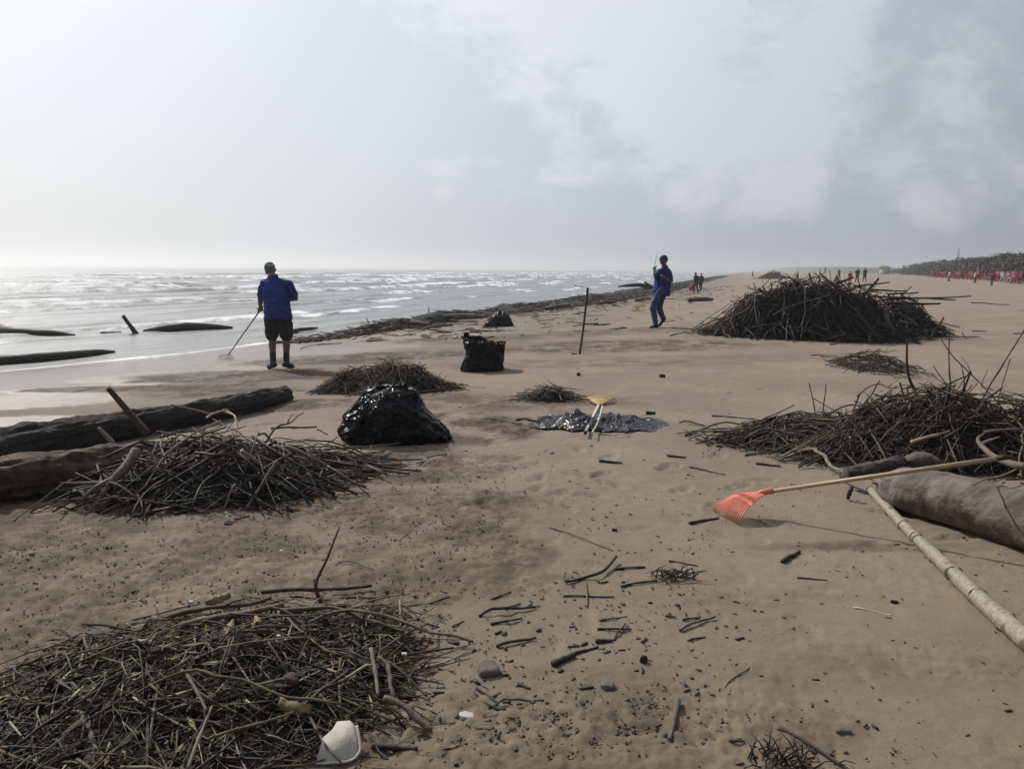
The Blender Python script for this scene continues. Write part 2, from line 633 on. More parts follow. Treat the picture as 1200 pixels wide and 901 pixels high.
def frames(P):
    P = np.asarray(P, float)
    T = np.gradient(P, axis=0)
    T /= np.linalg.norm(T, axis=1)[:, None] + 1e-9
    up = np.array([0, 0, 1.0]) if abs(T[0][2]) < .9 else np.array([1.0, 0, 0])
    U = np.cross(T, up)
    U /= np.linalg.norm(U, axis=1)[:, None] + 1e-9
    W = np.cross(U, T)
    return T, U, W


def tube(P, rad, sides=8, noise=0.0, nfreq=3.0, seed=0, flat=1.0, ridge=0.0):
    """closed tapered tube along a path; returns V, F (quads)"""
    P = np.asarray(P, float)
    n = len(P)
    rad = np.asarray(rad, float)
    T, U, W = frames(P)
    P = np.vstack([P[:1], P, P[-1:]])
    T = np.vstack([T[:1], T, T[-1:]])
    U = np.vstack([U[:1], U, U[-1:]])
    W = np.vstack([W[:1], W, W[-1:]])
    rad = np.concatenate([[rad[0] * .02], rad, [rad[-1] * .02]])
    a = np.arange(sides) / sides * 2 * math.pi
    ca, sa = np.cos(a), np.sin(a)
    arc = np.concatenate([[0], np.cumsum(np.linalg.norm(np.diff(P, axis=0), axis=1))])
    rr = np.repeat(rad[:, None], sides, 1)
    if noise:
        nn = fbm(arc[:, None] * nfreq + 0 * ca + seed * 7.3, (ca * 1.3 + 4)[None, :] + (sa * 1.3)[None, :] * .7 + 0 * arc[:, None], 4, seed)
        rr = rr * (1 + noise * 2 * nn)
    if ridge:
        rg = fbm(arc[:, None] * 2.2 + np.cos(a)[None] * .5, (np.sin(a) * 4.0)[None, :] + 0 * arc[:, None], 4, seed + 9)
        r2 = fbm(arc[:, None] * 2.6 + 9, (np.cos(a) * 4.0)[None, :] + 0 * arc[:, None], 4, seed + 13)
        rr = rr * (1 + ridge * (np.where(np.abs(np.cos(a))[None] > .7, rg, r2) - .25 * np.clip(np.abs(r2 + rg) * 4, 0, 1)))
    V = P[:, None, :] + rr[..., None] * (ca[None, :, None] * U[:, None, :] + sa[None, :, None] * W[:, None, :] * flat)
    return V.reshape(-1, 3), grid_faces(len(P), sides, True)


def smooth_path(pts, n):
    """Catmull-Rom style resampling of points (any dimension)"""
    pts = np.asarray(pts, float)
    k = len(pts)
    if k == 2:
        t = np.linspace(0, 1, n)[:, None]
        return pts[0] * (1 - t) + pts[1] * t
    u = np.linspace(0, k - 1, n)
    i = np.clip(np.floor(u).astype(int), 0, k - 2)
    f = (u - i)[:, None]
    p0 = pts[np.clip(i - 1, 0, k - 1)]
    p1, p2 = pts[i], pts[i + 1]
    p3 = pts[np.clip(i + 2, 0, k - 1)]
    return .5 * (2 * p1 + (p2 - p0) * f + (2 * p0 - 5 * p1 + 4 * p2 - p3) * f ** 2 + (3 * p1 - p0 - 3 * p2 + p3) * f ** 3)


def merge(parts):
    Vs, Fs, Ms, o = [], [], [], 0
    for p in parts:
        V, Fc = p[0], p[1]
        Vs.append(V)
        Fs.append(np.asarray(Fc) + o)
        Ms.append(np.full(len(Fc), p[2] if len(p) > 2 else 0))
        o += len(V)
    return np.vstack(Vs), np.vstack(Fs), np.concatenate(Ms)


def boxes(lst):
    """lst of (cx,cy,cz,sx,sy,sz)"""
    out = []
    for (x, y, z, a, b, c) in lst:
        V = np.array([[x + i * a / 2, y + j * b / 2, z + k * c / 2] for i in (-1, 1) for j in (-1, 1) for k in (-1, 1)])
        Fq = np.array([[0, 1, 3, 2], [4, 6, 7, 5], [0, 4, 5, 1], [2, 3, 7, 6], [0, 2, 6, 4], [1, 5, 7, 3]])
        out.append((V, Fq))
    return merge(out)[:2]

# ------------------------------------------------------------------ the beach (one sheet: sea bed, sand, dune)
def build_sand():
    ang = np.concatenate([np.linspace(-180, -58, 60, endpoint=False), np.linspace(-58, 58, 720), np.linspace(58, 180, 61)[1:-1]])
    ang = np.radians(ang)
    r = np.concatenate([[.05, .3, .6, .9, 1.1], np.geomspace(1.25, 16, 430), np.geomspace(16.4, 200, 130), np.geomspace(208, 6000, 50)])
    A, RR = np.meshgrid(ang, r)
    X, Y = RR * np.sin(A), RR * np.cos(A)
    Z = ground(X, Y)
    s = X - xshore(Y)
    near = RR < 18
    # zones of churned sand (raked or trodden) and smooth wet runnels
    churn = np.zeros_like(X)

    def zone(px, py, ax, ay, amp=1.0, rot=0.0):
        p = at(px, py)
        dx, dy = X - p.x, Y - p.y
        c_, s_ = math.cos(rot), math.sin(rot)
        u, v = (dx * c_ + dy * s_) / ax, (-dx * s_ + dy * c_) / ay
        d = u * u + v * v + .9 * fbm(X * 1.7, Y * 1.7, 4, 21)
        return amp * np.clip(1.25 - d, 0, 1) ** .7
    for a in ((150, 455, 1.9, .35, 1), (300, 440, 2.2, .8, 1), (440, 400, 3.6, 1.0, .8), (330, 475, .9, .5, .9), (545, 500, .7, .8, .9), (470, 600, .9, .5, .8), (200, 650, 1.3, .35, .9), (60, 770, .8, .4, 1), (430, 690, .9, .3, .9), (540, 650, .45, .4, .8),
              (0, 600, .9, .4, 1), (700, 405, 3.5, 1.2, .55), (60, 640, 1.3, .5, 1), (150, 700, 1.1, .4, 1), (40, 740, .9, .35, 1), (350, 690, 1.1, .3, .8), (535, 620, .35, .4, .7),
              (640, 860, .9, .25, .9), (500, 545, .7, .5, .8), (250, 600, 1.6, .35, .45), (400, 420, 2.8, 1.2, .8), (190, 440, 2.2, .7, .6),
              (620, 395, 4.5, 1.6, .5), (570, 470, 1.8, .8, .5), (660, 425, 3, .7, .35), (1000, 640, .6, .1, .5), (840, 420, 2, .5, .2),
              (760, 800, .6, .15, .35), (1080, 780, .5, .2, .3), (900, 700, .4, .1, .3), (250, 460, 1.2, .5, .5)):
        churn = np.maximum(churn, zone(*a))
    sheen = sstep(s + 1.6 * fbm(X * .5, Y * .35, 3, 31), 6.0, 3.8) * sstep(Y, 26, 15)
    sheen = np.maximum(sheen, sstep(s + .25 * perlin(X * .8, Y * .4, 8), 1.3, .4))
    for (px, py, ax, ay) in ((75, 647, .42, .06), (20, 687, .36, .06), (25, 470, 1.3, .8), (10, 495, .9, .5), (45, 717, .42, .055), (170, 652, .3, .05), (30, 470, .9, .7), (20, 735, .25, .05)):
        p = at(px, py)
        d = ((X - p.x) / ax) ** 2 + ((Y - p.y) / ay) ** 2 + .5 * perlin(X * 5, Y * 9, 5)
        sheen = np.maximum(sheen, (.75 if ax > .6 else .38) * np.clip(1.5 - d, 0, 1) * sstep(d, 1.6, .7))
    sheen = sheen * (1 - .9 * np.clip(churn * 1.3, 0, 1) * sstep(s, 2.5, 4))
    churn = churn * (1 - sheen)
    wet = np.maximum(sheen, .45 * sstep(s, 11, 6.5) * (s < 40))
    fade = 1 / (1 + (RR / 14) ** 2)
    dz = .010 * fbm(X * 2.3, Y * 2.3, 3, 40) + .007 * fbm(X * 9, Y * 12, 4, 44, .6) * fade + .004 * np.clip(fbm(X * 26, Y * 34, 3, 47), -1, 0) * fade * sstep(fbm(X * 1.1, Y * 1.9, 3, 49), -.05, .25) * 3
    dz = dz + churn * (.036 * np.abs(fbm(X * 5.5, Y * 7.0, 4, 50)) + .034 * fbm(X * 15, Y * 17, 3, 55, .6)) * np.where(near, 1, .6)
    # footprints
    fr = np.random.RandomState(3)
    prints = []
    for k in range(26):     # walked lines
        px, py = fr.uniform(60, 1150), fr.uniform(460, 840)
        p = at(px, py)
        h = fr.uniform(0, 2 * math.pi)
        for q in range(fr.randint(3, 9)):
            side = .08 * (1 if q % 2 else -1)
            prints.append((p.x + math.cos(h) * .55 * q - math.sin(h) * side, p.y + math.sin(h) * .55 * q + math.cos(h) * side, h + fr.uniform(-.2, .2)))
    for k in range(60):
        p = at(fr.uniform(200, 1150), fr.uniform(400, 700))
        prints.append((p.x, p.y, fr.uniform(0, 6.28)))
    rowr = r
    for (fx, fy, h) in prints:
        d0 = math.hypot(fx, fy)
        i0, i1 = np.searchsorted(rowr, d0 - .35), np.searchsorted(rowr, d0 + .35)
        if i1 <= i0:
            continue
        sx, sy = X[i0:i1] - fx, Y[i0:i1] - fy
        u = (sx * math.cos(h) + sy * math.sin(h)) / .13
        v = (-sx * math.sin(h) + sy * math.cos(h)) / (.055 + .012 * np.clip(u, -1, 1))
        d = np.sqrt(u * u + v * v)
        f = -(.005 if d0 < 4.5 else .013) * sstep(d, 1.15, .6) * (1 + .4 * np.sin(u * 22)) * (1 + 1.5 * perlin(sx * 14, sy * 14 + fx, 3)) + (.001 if d0 < 4.5 else .004) * np.exp(-((d - 1.35) / .3) ** 2)
        dz[i0:i1] += f * (1 - sheen[i0:i1])
    Z = Z + dz * (s > 0) * sstep(s, -.5, 2.5)
    Z = Z - .012 * sheen * sstep(s, 2, 4)
    V = np.stack([X, Y, Z], -1).reshape(-1, 3)
    me = mesh_np('sand', V, grid_faces(len(r), len(ang), True)[:, ::-1])
    attr(me, 'wet', wet.ravel())
    attr(me, 'sheen', sheen.ravel())
    attr(me, 'churn', churn.ravel())
    o = link('beach', me, None, M['sand'])
    tag(o, 'wide sandy beach strewn with driftwood beside the sea', None, None, 'structure')


def build_sea():
    y = np.concatenate([np.linspace(-160, 4, 40, endpoint=False), np.linspace(4, 34, 200, endpoint=False), np.geomspace(34, 5800, 300)])
    sneg = np.concatenate([np.linspace(2.0, -14, 200, endpoint=False), -np.geomspace(14, 125, 300), -np.geomspace(112, 5200, 60)])
    S, Y = np.meshgrid(sneg, y)
    X = xshore(Y) + S
    Z = np.zeros_like(X)
    foam = np.zeros_like(X)
    br = np.random.RandomState(77)
    c = -1.6
    i = 0
    while c > -125:
        gap = 1.7 + .055 * abs(c) * br.uniform(.7, 1.3)
        h = min(.42, .022 + .013 * abs(c)) * br.uniform(.6, 1.2)
        wd = .35 + .022 * abs(c)
        w = gap * (1.1 * perlin(Y * .045 + i * 3.7, Y * 0 + i * 1.7, 2) + .35 * perlin(Y * .21 + i, Y * 0 + i * 5.1, 4))
        local = S - c - w
        amp = np.clip(.55 + 1.3 * perlin(Y * (.05 + .4 / (8 - c)) + i * 9.1, Y * 0 + i * 3.3, 6), .12, 1.3)
        prof = np.exp(-(np.where(local > 0, local / (wd * .55), local / (wd * 1.6))) ** 2)
        Z += h * amp * prof
        brk = sstep(amp, .5, .85) * (1.0 if c < -5 else .55)
        foam = np.maximum(foam, .68 * np.exp(-(np.where(local > 0, (local - wd * .3) / (wd * .6), local / (wd * .35))) ** 2) * brk)
        foam = np.maximum(foam, .30 * sstep(local, 0, wd * .5) * np.exp(-np.clip(local, 0, None) / (wd * 2.6)) * brk)
        c -= gap
        i += 1
    foam = np.maximum(foam, .62 * np.exp(-((S - .05 - .6 * perlin(Y * .22, Y * 0, 7)) / .20) ** 2) * sstep(Y, 0, 4))
    foam += .10 * sstep(fbm(S * .10, Y * .03, 3, 77), -.05, .3) * sstep(S, -90, -10) * sstep(S, -2, -7)
    Z += (.06 * fbm(S * .55, Y * .16, 4, 60) + .03 * fbm(S * 1.9, Y * .5, 2, 64)) * sstep(S, -.5, -6)
    Z = Z * sstep(S, .9, -1.2)
    V = np.stack([X, Y, Z], -1).reshape(-1, 3)
    me = mesh_np('sea', V, grid_faces(len(y), len(sneg))[:, ::-1])
    attr(me, 'foam', foam.ravel())
    attr(me, 'offshore', S.ravel())
    attr(me, 'alongshore', Y.ravel())
    o = link('sea', me, None, M['sea'])
    tag(o, 'grey glittering sea with low breaking waves', None, None, 'structure')


build_sand()
build_sea()

# ------------------------------------------------------------------ sticks
LIB, LIBLO = [], []


def make_stick_lib():
    r_ = np.random.RandomState(21)
    for k in range(16):
        nseg = 9
        t = np.linspace(0, 1, nseg)
        bend = [.012, .03, .06, .10][k % 4]
        yb = bend * (np.sin(t * math.pi * r_.uniform(.8, 1.6) + r_.uniform(0, 1)) - np.sin(r_.uniform(0, 1))) + r_.normal(0, bend * .13, nseg)
        zb = bend * .6 * np.sin(t * math.pi * r_.uniform(.8, 2.2)) + r_.normal(0, bend * .12, nseg)
        yb -= np.linspace(yb[0], yb[-1], nseg)
        zb -= np.linspace(zb[0], zb[-1], nseg)
        P = np.stack([t, yb, zb], -1)
        rad = (1 - r_.uniform(.15, .6) * t) * (1 + r_.normal(0, .09, nseg))
        # thickness axis is unitless here, scaled when placed: store path and radius apart
        side = []
        if k % 3 == 1:
            j = r_.randint(3, 6)
            side.append((j, r_.uniform(-1, 1), r_.uniform(.14, .32), r_.uniform(.5, .7)))
        if k % 5 == 2:
            j = r_.randint(4, 7)
            side.append((j, r_.uniform(-1, 1), r_.uniform(.12, .25), r_.uniform(.4, .6)))
        LIB.append((P, rad, side))


make_stick_lib()
_stick_cache = {}


def stick_geo(k, ratio, sides):
    """unit-length stick along +X with radius = ratio"""
    P, rad, side = LIB[k]
    parts = [tube(smooth_path(P, 17), smooth_path(rad[:, None], 17)[:, 0] * ratio, sides, noise=.16, nfreq=7, seed=k)]
    for (j, a, ln, sc) in side:
        d = np.array([.72, .5 * a, .45 * (1 - abs(a)) * (1 if k % 2 else -1)])
        Q = np.stack([P[j], P[j] + d * ln * .5 + [0, 0, .01], P[j] + d * ln + [0, .02, 0]])
        parts.append(tube(Q, np.array([1, .8, .5]) * rad[j] * ratio * sc, sides))
    V, Fc, _ = merge(parts)
    return V, Fc


def stick_mesh(k, ratio):
    q = min((.008, .014, .022, .035, .055, .09, .14), key=lambda v: abs(math.log(v / max(ratio, .001))))
    key = (k, q)
    if key not in _stick_cache:
        V, Fc = stick_geo(k, q, 7)
        me = mesh_np('stick', V, Fc)
        me.polygons.foreach_set('use_smooth', np.ones(len(me.polygons), bool))
        me.materials.append(M['brown'])
        _stick_cache[key] = me
    return _stick_cache[key], q


def axis_matrix(A, B, roll=0.0):
    d = (B - A)
    ln = d.length
    q = d.to_track_quat('X', 'Z')
    return q.to_matrix() @ Matrix.Rotation(roll, 3, 'X'), ln


def stick(A, B, thick, mat='brown', label=None, name='stick', cat='stick', group=None, k=None):
    """one driftwood stick from A to B, thick = diameter in metres"""
    A, B = Vector(A), Vector(B)
    if k is None:
        k = rnd.randrange(16)
    m3, ln = axis_matrix(A, B, rnd.uniform(-.5, .5))
    me, q = stick_mesh(k, thick / 2 / ln)
    o = bpy.data.objects.new(name, me)
    COL.objects.link(o)
    f = (thick / 2 / ln) / q
    m4 = m3.to_4x4() @ Matrix.Diagonal((ln, ln * f, ln * f, 1))
    m4.translation = A
    o.matrix_world = m4
    o.material_slots[0].link = 'OBJECT'
    o.material_slots[0].material = M[mat]
    tag(o, label, cat, group)
    return o


TONES = {'grey': 'weathered grey', 'brown': 'brown', 'dark': 'dark', 'olive': 'olive brown', 'pale': 'pale bare'}


def rot_np(A, B, roll):
    m3, ln = axis_matrix(Vector(A), Vector(B), roll)
    return np.array(m3), ln


class Lut:
    """bilinear look up table of height functions over a rectangle"""
    def __init__(self, x0, x1, y0, y1, fns, n=140):
        self.x0, self.y0, self.n = x0, y0, n
        self.dx, self.dy = (x1 - x0) / (n - 1), (y1 - y0) / (n - 1)
        X, Y = np.meshgrid(np.linspace(x0, x1, n), np.linspace(y0, y1, n))
        self.t = [fn(X, Y).tolist() for fn in fns]

    def __call__(self, x, y):
        u = min(max((x - self.x0) / self.dx, 0), self.n - 1.001)
        v = min(max((y - self.y0) / self.dy, 0), self.n - 1.001)
        i, j = int(u), int(v)
        u -= i
        v -= j
        return [(t[j][i] * (1 - u) + t[j][i + 1] * u) * (1 - v) + (t[j + 1][i] * (1 - u) + t[j + 1][i + 1] * u) * v for t in self.t]


def mound_fn(blobs):
    def f(x, y):
        x = np.asarray(x, float)
        y = np.asarray(y, float)
        out = np.zeros_like(x)
        for (cx, cy, a, b, h) in blobs:
            d = ((x - cx) / a) ** 2 + ((y - cy) / b) ** 2
            out = np.maximum(out, h * np.clip(1 - d, 0, 1) ** .75)
        k_ = 1.9 / max(.35, blobs[0][4] * 1.8)
        return out * np.clip(1 + 1.25 * fbm(x * k_, y * k_, 4, 12), .25, 1.5)
    return f


def pxblob(px, py_front, hw, hh, depth=.6, ):
    """blob whose front foot, half width and height are read off the photograph"""
    p = at(px, py_front)
    D = p.y
    sc = D / F
    a = hw * sc
    b = a * depth
    h = max(.04, hh * sc - b * 1.0 * (EYE - p.z) / D)
    c = p * ((D + b) / D)
    return (c.x, c.y, a, b, h)


def heap(name, blobs, label, n_stuff, n_ind, Ls, Ts, where, tones, seed=0, steep=.15, name_i='stick', flakes=0, core=.82, yaw_bias=.5, corelabel=None):
    r_ = np.random.RandomState(100 + seed)
    f = mound_fn(blobs)
    mg = Ls[1] * .8 + .3
    bx0, bx1 = min(b[0] - b[2] for b in blobs) - mg, max(b[0] + b[2] for b in blobs) + mg
    by0, by1 = min(b[1] - b[3] for b in blobs) - mg, max(b[1] + b[3] for b in blobs) + mg
    lut = Lut(bx0, bx1, by0, by1, (f, ground))
    wts = np.array([b[2] * b[3] for b in blobs])
    wts = wts / wts.sum()
    g0 = lambda x, y: float(ground(np.array([x]), np.array([y]))[0])
    keys = list(tones.keys())
    pr = np.array([tones[k] for k in keys], float)
    pr /= pr.sum()

    def sample(layer, big):
        b = blobs[r_.choice(len(blobs), p=wts)]
        rr = math.sqrt(r_.uniform(0, 1.0)) * (1.02 if big else 1.12)
        if r_.uniform() < .11:
            rr = 1.0 + r_.exponential(.17)
        th = r_.uniform(0, 2 * math.pi)
        cx, cy = b[0] + b[2] * rr * math.cos(th), b[1] + b[3] * rr * math.sin(th)
        t = r_.beta(1.2, 2.2)
        ln = Ls[0] + (Ls[1] - Ls[0]) * t
        if big:
            ln = max(ln, Ls[0] + (Ls[1] - Ls[0]) * r_.uniform(.18, .75))
        th_ = Ts[0] + (Ts[1] - Ts[0]) * r_.beta(1.3, 2.5) * (.6 + .4 * ln / Ls[1])
        if big:
            th_ *= 1.25
        yaw = r_.normal(0, .75) if r_.uniform() < yaw_bias else r_.uniform(-math.pi, math.pi)
        dx, dy = math.cos(yaw) * ln / 2, math.sin(yaw) * ln / 2
        ax, ay, bx, by = cx - dx, cy - dy, cx + dx, cy + dy
        (ha, ga_), (hm, gm_), (hb, gb_) = lut(ax, ay), lut(cx, cy), lut(bx, by)
        gs = (ga_, gm_, gb_)
        za, zm, zb = ha * layer + ga_, hm * layer + gm_, hb * layer + gb_
        lift = max(0, zm - (za + zb) / 2) * r_.uniform(.7, 1.05)
        tilt = r_.normal(0, steep) * ln * .5
        za, zb = za + lift + tilt, zb + lift - tilt
        ga, gb = gs[0] + th_ * .4, gs[2] + th_ * .4
        za, zb = max(za, ga), max(zb, gb)
        return Vector((ax, ay, za + th_ * .3)), Vector((bx, by, zb + th_ * .3)), th_
    # mass
    parts = []
    nm = len(keys)
    geo = {}
    for i in range(n_stuff):
        layer = r_.uniform(.45, 1.02)
        A, B, th = sample(layer, False)
        k = r_.randint(16)
        ln = (B - A).length
        key = k
        if key not in geo:
            P, rad, side = LIB[k]
            geo[key] = (P[::2].copy(), rad[::2].copy())
        P, rad = geo[key]
        m3, ln = rot_np(A, B, r_.uniform(0, 6))
        V, Fc = tube(P * ln, rad * th / 2, 5)
        V = V @ m3.T + np.array(A)
        mi = r_.choice(nm, p=pr)
        parts.append((V, Fc, mi))
        if i % 3 == 0 and ln > (Ls[0] + Ls[1]) * .25:
            j = 1 + r_.randint(3)
            d = np.array([.75, r_.uniform(-.6, .6), r_.uniform(-.2, .6)]) * ln * r_.uniform(.15, .35)
            q0 = P[j] * ln
            V, Fc = tube(np.stack([q0, q0 + d * .55 + r_.normal(0, .02, 3) * ln, q0 + d]), np.array([.6, .45, .25]) * rad[j] * th / 2, 4)
            parts.append((V @ m3.T + np.array(A), Fc, mi))
    for i in range(flakes):
        A, B, th = sample(r_.uniform(.8, 1.08), False)
        c = np.array((A + B) / 2)
        s = r_.uniform(.004, .018)
        u = r_.normal(0, 1, 3) * np.array([1, 1, .35])
        u /= np.linalg.norm(u)
        asp = r_.uniform(1, 5)
        v = np.cross(u, r_.normal(0, 1, 3))
        v /= np.linalg.norm(v)
        n = np.cross(u, v)
        V = np.array([c + u * s * asp, c + v * s * .45 + n * s * .15, c - u * s * asp, c - v * s * .45 + n * s * .15])
        parts.append((V, np.array([[0, 1, 2, 3]]), r_.choice(nm + 2, p=list(pr * .7) + [.12, .18])))
    # core: dark mound added inside to stop light passing between the sticks
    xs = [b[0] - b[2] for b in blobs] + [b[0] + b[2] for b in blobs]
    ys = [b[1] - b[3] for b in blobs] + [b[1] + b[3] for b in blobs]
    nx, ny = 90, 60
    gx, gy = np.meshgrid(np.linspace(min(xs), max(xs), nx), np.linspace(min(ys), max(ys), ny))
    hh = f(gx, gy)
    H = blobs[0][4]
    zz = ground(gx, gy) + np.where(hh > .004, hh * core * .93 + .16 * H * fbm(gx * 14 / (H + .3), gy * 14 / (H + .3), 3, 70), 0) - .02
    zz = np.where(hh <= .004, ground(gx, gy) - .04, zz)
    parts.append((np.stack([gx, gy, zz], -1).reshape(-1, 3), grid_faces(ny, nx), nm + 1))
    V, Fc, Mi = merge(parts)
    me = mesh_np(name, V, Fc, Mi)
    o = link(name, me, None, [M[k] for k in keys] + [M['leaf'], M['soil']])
    tag(o, label, 'driftwood', None, 'stuff')
    # single sticks on the outside
    for i in range(n_ind):
        A, B, th = sample(r_.uniform(.92, 1.1), True)
        kk = keys[r_.choice(nm, p=pr)]
        ln = (B - A).length
        size = 'short' if ln < Ls[0] + (Ls[1] - Ls[0]) * .33 else 'long'
        c_ = (A + B) / 2
        xa, xb_, ya, yb_ = min(xs), max(xs), min(ys), max(ys)
        u, v_ = (c_.x - xa) / (xb_ - xa), (c_.y - ya) / (yb_ - ya)
        spot = ('front ' if v_ < .4 else ('back ' if v_ > .66 else 'middle ')) + ('left' if u < .3 else ('centre left' if u < .5 else ('centre right' if u < .7 else 'right')))
        dz_ = abs((B - A).z) / ln
        ang_ = math.degrees(math.atan2((B - A).y, (B - A).x)) % 180
        way = 'steep' if dz_ > .4 else ('sideways' if ang_ < 30 or ang_ > 150 else ('lengthwise' if 60 < ang_ < 120 else ('right slanting' if ang_ < 90 else 'left slanting')))
        fat = ' thick' if th > Ts[0] + (Ts[1] - Ts[0]) * .5 else ''
        lab = '%s%s %s %s %s, %s of %s' % (size, fat, way, TONES[kk].replace('weathered ', '').replace(' bare', ''), name_i, spot, where)
        stick(A, B, th, kk, lab, name_i, 'stick', 'sticks like this: ' + lab, int(r_.randint(16)))
    return f


# heaps of driftwood -------------------------------------------------
pA, pB, pC = at(240, 805), at(385, 775), at(85, 845)
NEARB = [(pA.x, pA.y, .60, .50, .14), (pB.x, pB.y, .27, .40, .09), (pC.x, pC.y, .42, .34, .06)]
f_near = heap('twig_heap', NEARB, 'low heap of tangled twigs and cane at the lower left', 3800, 96, (.03, .46), (.002, .0155),
              'the nearest heap', {'grey': 2.5, 'brown': 4, 'dark': 6, 'olive': 2.2, 'pale': .6}, 1, flakes=4200, steep=.10, core=.8)
LEFTB = [pxblob(255, 592, 132, 84, .62), pxblob(375, 558, 68, 30, .5), pxblob(160, 590, 60, 40, .5)]
f_left = heap('branch_heap', LEFTB, 'heap of dark branches in front of the fallen trunk at left', 1500, 34, (.10, 1.1), (.003, .030),
              'the left heap', {'grey': 1.6, 'brown': 3, 'dark': 9, 'pale': .25}, 2, steep=.15, name_i='branch', flakes=1500, core=.85)
MIDB = [pxblob(465, 462, 64, 38, .6), pxblob(408, 461, 36, 27, .6)]
f_mid = heap('twig_heap', MIDB, 'low brown twig heap behind the nearest black bag', 1300, 16, (.08, .6), (.005, .016),
             'the heap behind the nearest bag', {'grey': 1.5, 'brown': 6, 'dark': 4, 'olive': 2}, 3, flakes=500, core=.92)
SMB = [pxblob(645, 471, 30, 19, .6)]
heap('twig_heap', SMB, 'little twig pile just behind the flattened black bag', 150, 8, (.15, .6), (.006, .016),
     'the pile by the flattened bag', {'grey': 2, 'brown': 3, 'dark': 4}, 4)
RB = [pxblob(1112, 556, 112, 106, .7), pxblob(1035, 548, 95, 74, .65), pxblob(965, 532, 105, 50, .6), pxblob(1225, 560, 95, 92, .7), pxblob(895, 524, 55, 16, .5)]
f_right = heap('driftwood_heap', RB, 'large dark driftwood heap at right behind the grey log', 2400, 62, (.08, .85), (.005, .024),
               'the right hand heap', {'grey': 2, 'brown': 5, 'dark': 8, 'olive': 2.5, 'pale': .2}, 5, steep=.12, flakes=2500, core=.90)
S2B = [pxblob(1018, 439, 36, 27, 2.0)]
heap('twig_heap', S2B, 'small loose scatter of twigs in front of the far heap', 130, 8, (.2, .8), (.01, .022),
     'the scatter before the big mound', {'grey': 3, 'brown': 3, 'dark': 4}, 6, core=.3)
FB = [pxblob(975, 400, 80, 64, .6), pxblob(885, 396, 50, 47, .75), pxblob(1045, 395, 50, 46, .6), pxblob(925, 397, 54, 58, .7)]
f_far = heap('driftwood_heap', FB, 'big dark mound of branches and roots standing on the open beach', 2800, 56, (.25, 1.35), (.012, .05),
             'the big mound', {'grey': .8, 'brown': 3.5, 'dark': 11, 'pale': .05}, 7, steep=.22, name_i='branch', flakes=900, core=.93)


# wrack line along the water
def wrack():
    r_ = np.random.RandomState(31)
    luts = Lut(-8, 90, 15, 265, (ground,), 500)
    nz_ = Lut(0, 60, -1, 4, (lambda a, b: perlin(a, b, 5),), 240)
    parts = []
    keys = ['dark', 'brown', 'grey']
    for i in range(11500):
        if i % 5:
            Y = 19 + 95 * r_.beta(1.0, 1.7)
        else:
            Y = r_.uniform(60, 260)
        wdt = 1.0 + 3.6 * sstep(Y, 22, 45)
        s = .3 + wdt * (r_.beta(1.4, 1.6))
        u = (s - .3) / wdt
        hgt = .38 * (.5 + 1.3 * abs(nz_(Y * .22, s * .5)[0])) * math.sin(math.pi * min(1, max(0, u))) * (sstep(Y, 18, 26))
        if r_.uniform() < .12 and Y < 80:
            s += r_.exponential(2.5)
            hgt = 0
        x = xshore(Y) + s
        ln = .15 + 1.0 * r_.beta(1.2, 2.6)
        yaw = r_.uniform(-math.pi, math.pi)
        pit = r_.normal(0, .13)
        g = luts(x, Y)[0]
        c = Vector((x, Y, g + hgt * r_.uniform(.2, 1)))
        d = Vector((math.cos(yaw) * math.cos(pit), math.sin(yaw) * math.cos(pit), math.sin(pit))) * ln / 2
        A, B = c - d, c + d
        A.z, B.z = max(A.z, g - .01), max(B.z, g - .01)
        m3, ln = rot_np(A, B, 0)
        P, rad, _ = LIB[r_.randint(16)]
        th = r_.uniform(.012, .045) * (1 if Y < 60 else 1.5)
        V, Fc = tube(P[::4] * ln, rad[::4] * th / 2, 4)
        parts.append((V @ m3.T + np.array(A), Fc, r_.choice(3, p=[.8, .16, .04])))
    # dark bed under it
    yy = np.concatenate([np.linspace(18, 80, 220), np.linspace(81, 300, 120)])
    uu = np.linspace(0, 1, 22)
    U, Yg = np.meshgrid(uu, yy)
    wdt = .8 + 3.6 * sstep(Yg, 20, 45)
    S_ = .2 + wdt * U
    X = xshore(Yg) + S_
    hh = (.40 * (.5 + 1.6 * np.abs(fbm(X * .55, Yg * .35, 3, 8))) * np.sin(np.pi * U) ** .7 * sstep(Yg, 18, 26) + .05 * fbm(X * 3, Yg * 3, 2, 4)) * (U > 0) * (U < 1)
    gap = sstep(fbm(X * .3, Yg * .12, 2, 15), -.10, .02)
    Z = ground(X, Yg) + hh * gap - .05
    parts.append((np.stack([X, Yg, Z], -1).reshape(-1, 3), grid_faces(len(yy), len(uu))[:, ::-1], 3))
    V, Fc, Mi = merge(parts)
    o = link('driftwood_wrack', mesh_np('wrack', V, Fc, Mi), None, [M[k] for k in keys] + [M['soil']])
    tag(o, 'dark line of washed up sticks and weed along the water edge', 'driftwood', None, 'stuff')
    # distant mound on the wrack line
    b = [pxblob(906, 327, 13, 8, .8)]
    heap('driftwood_heap', b, 'distant low dark mound of driftwood near the water', 260, 0, (.8, 3.5), (.05, .14), '', {'dark': 5, 'brown': 3}, 8)


wrack()


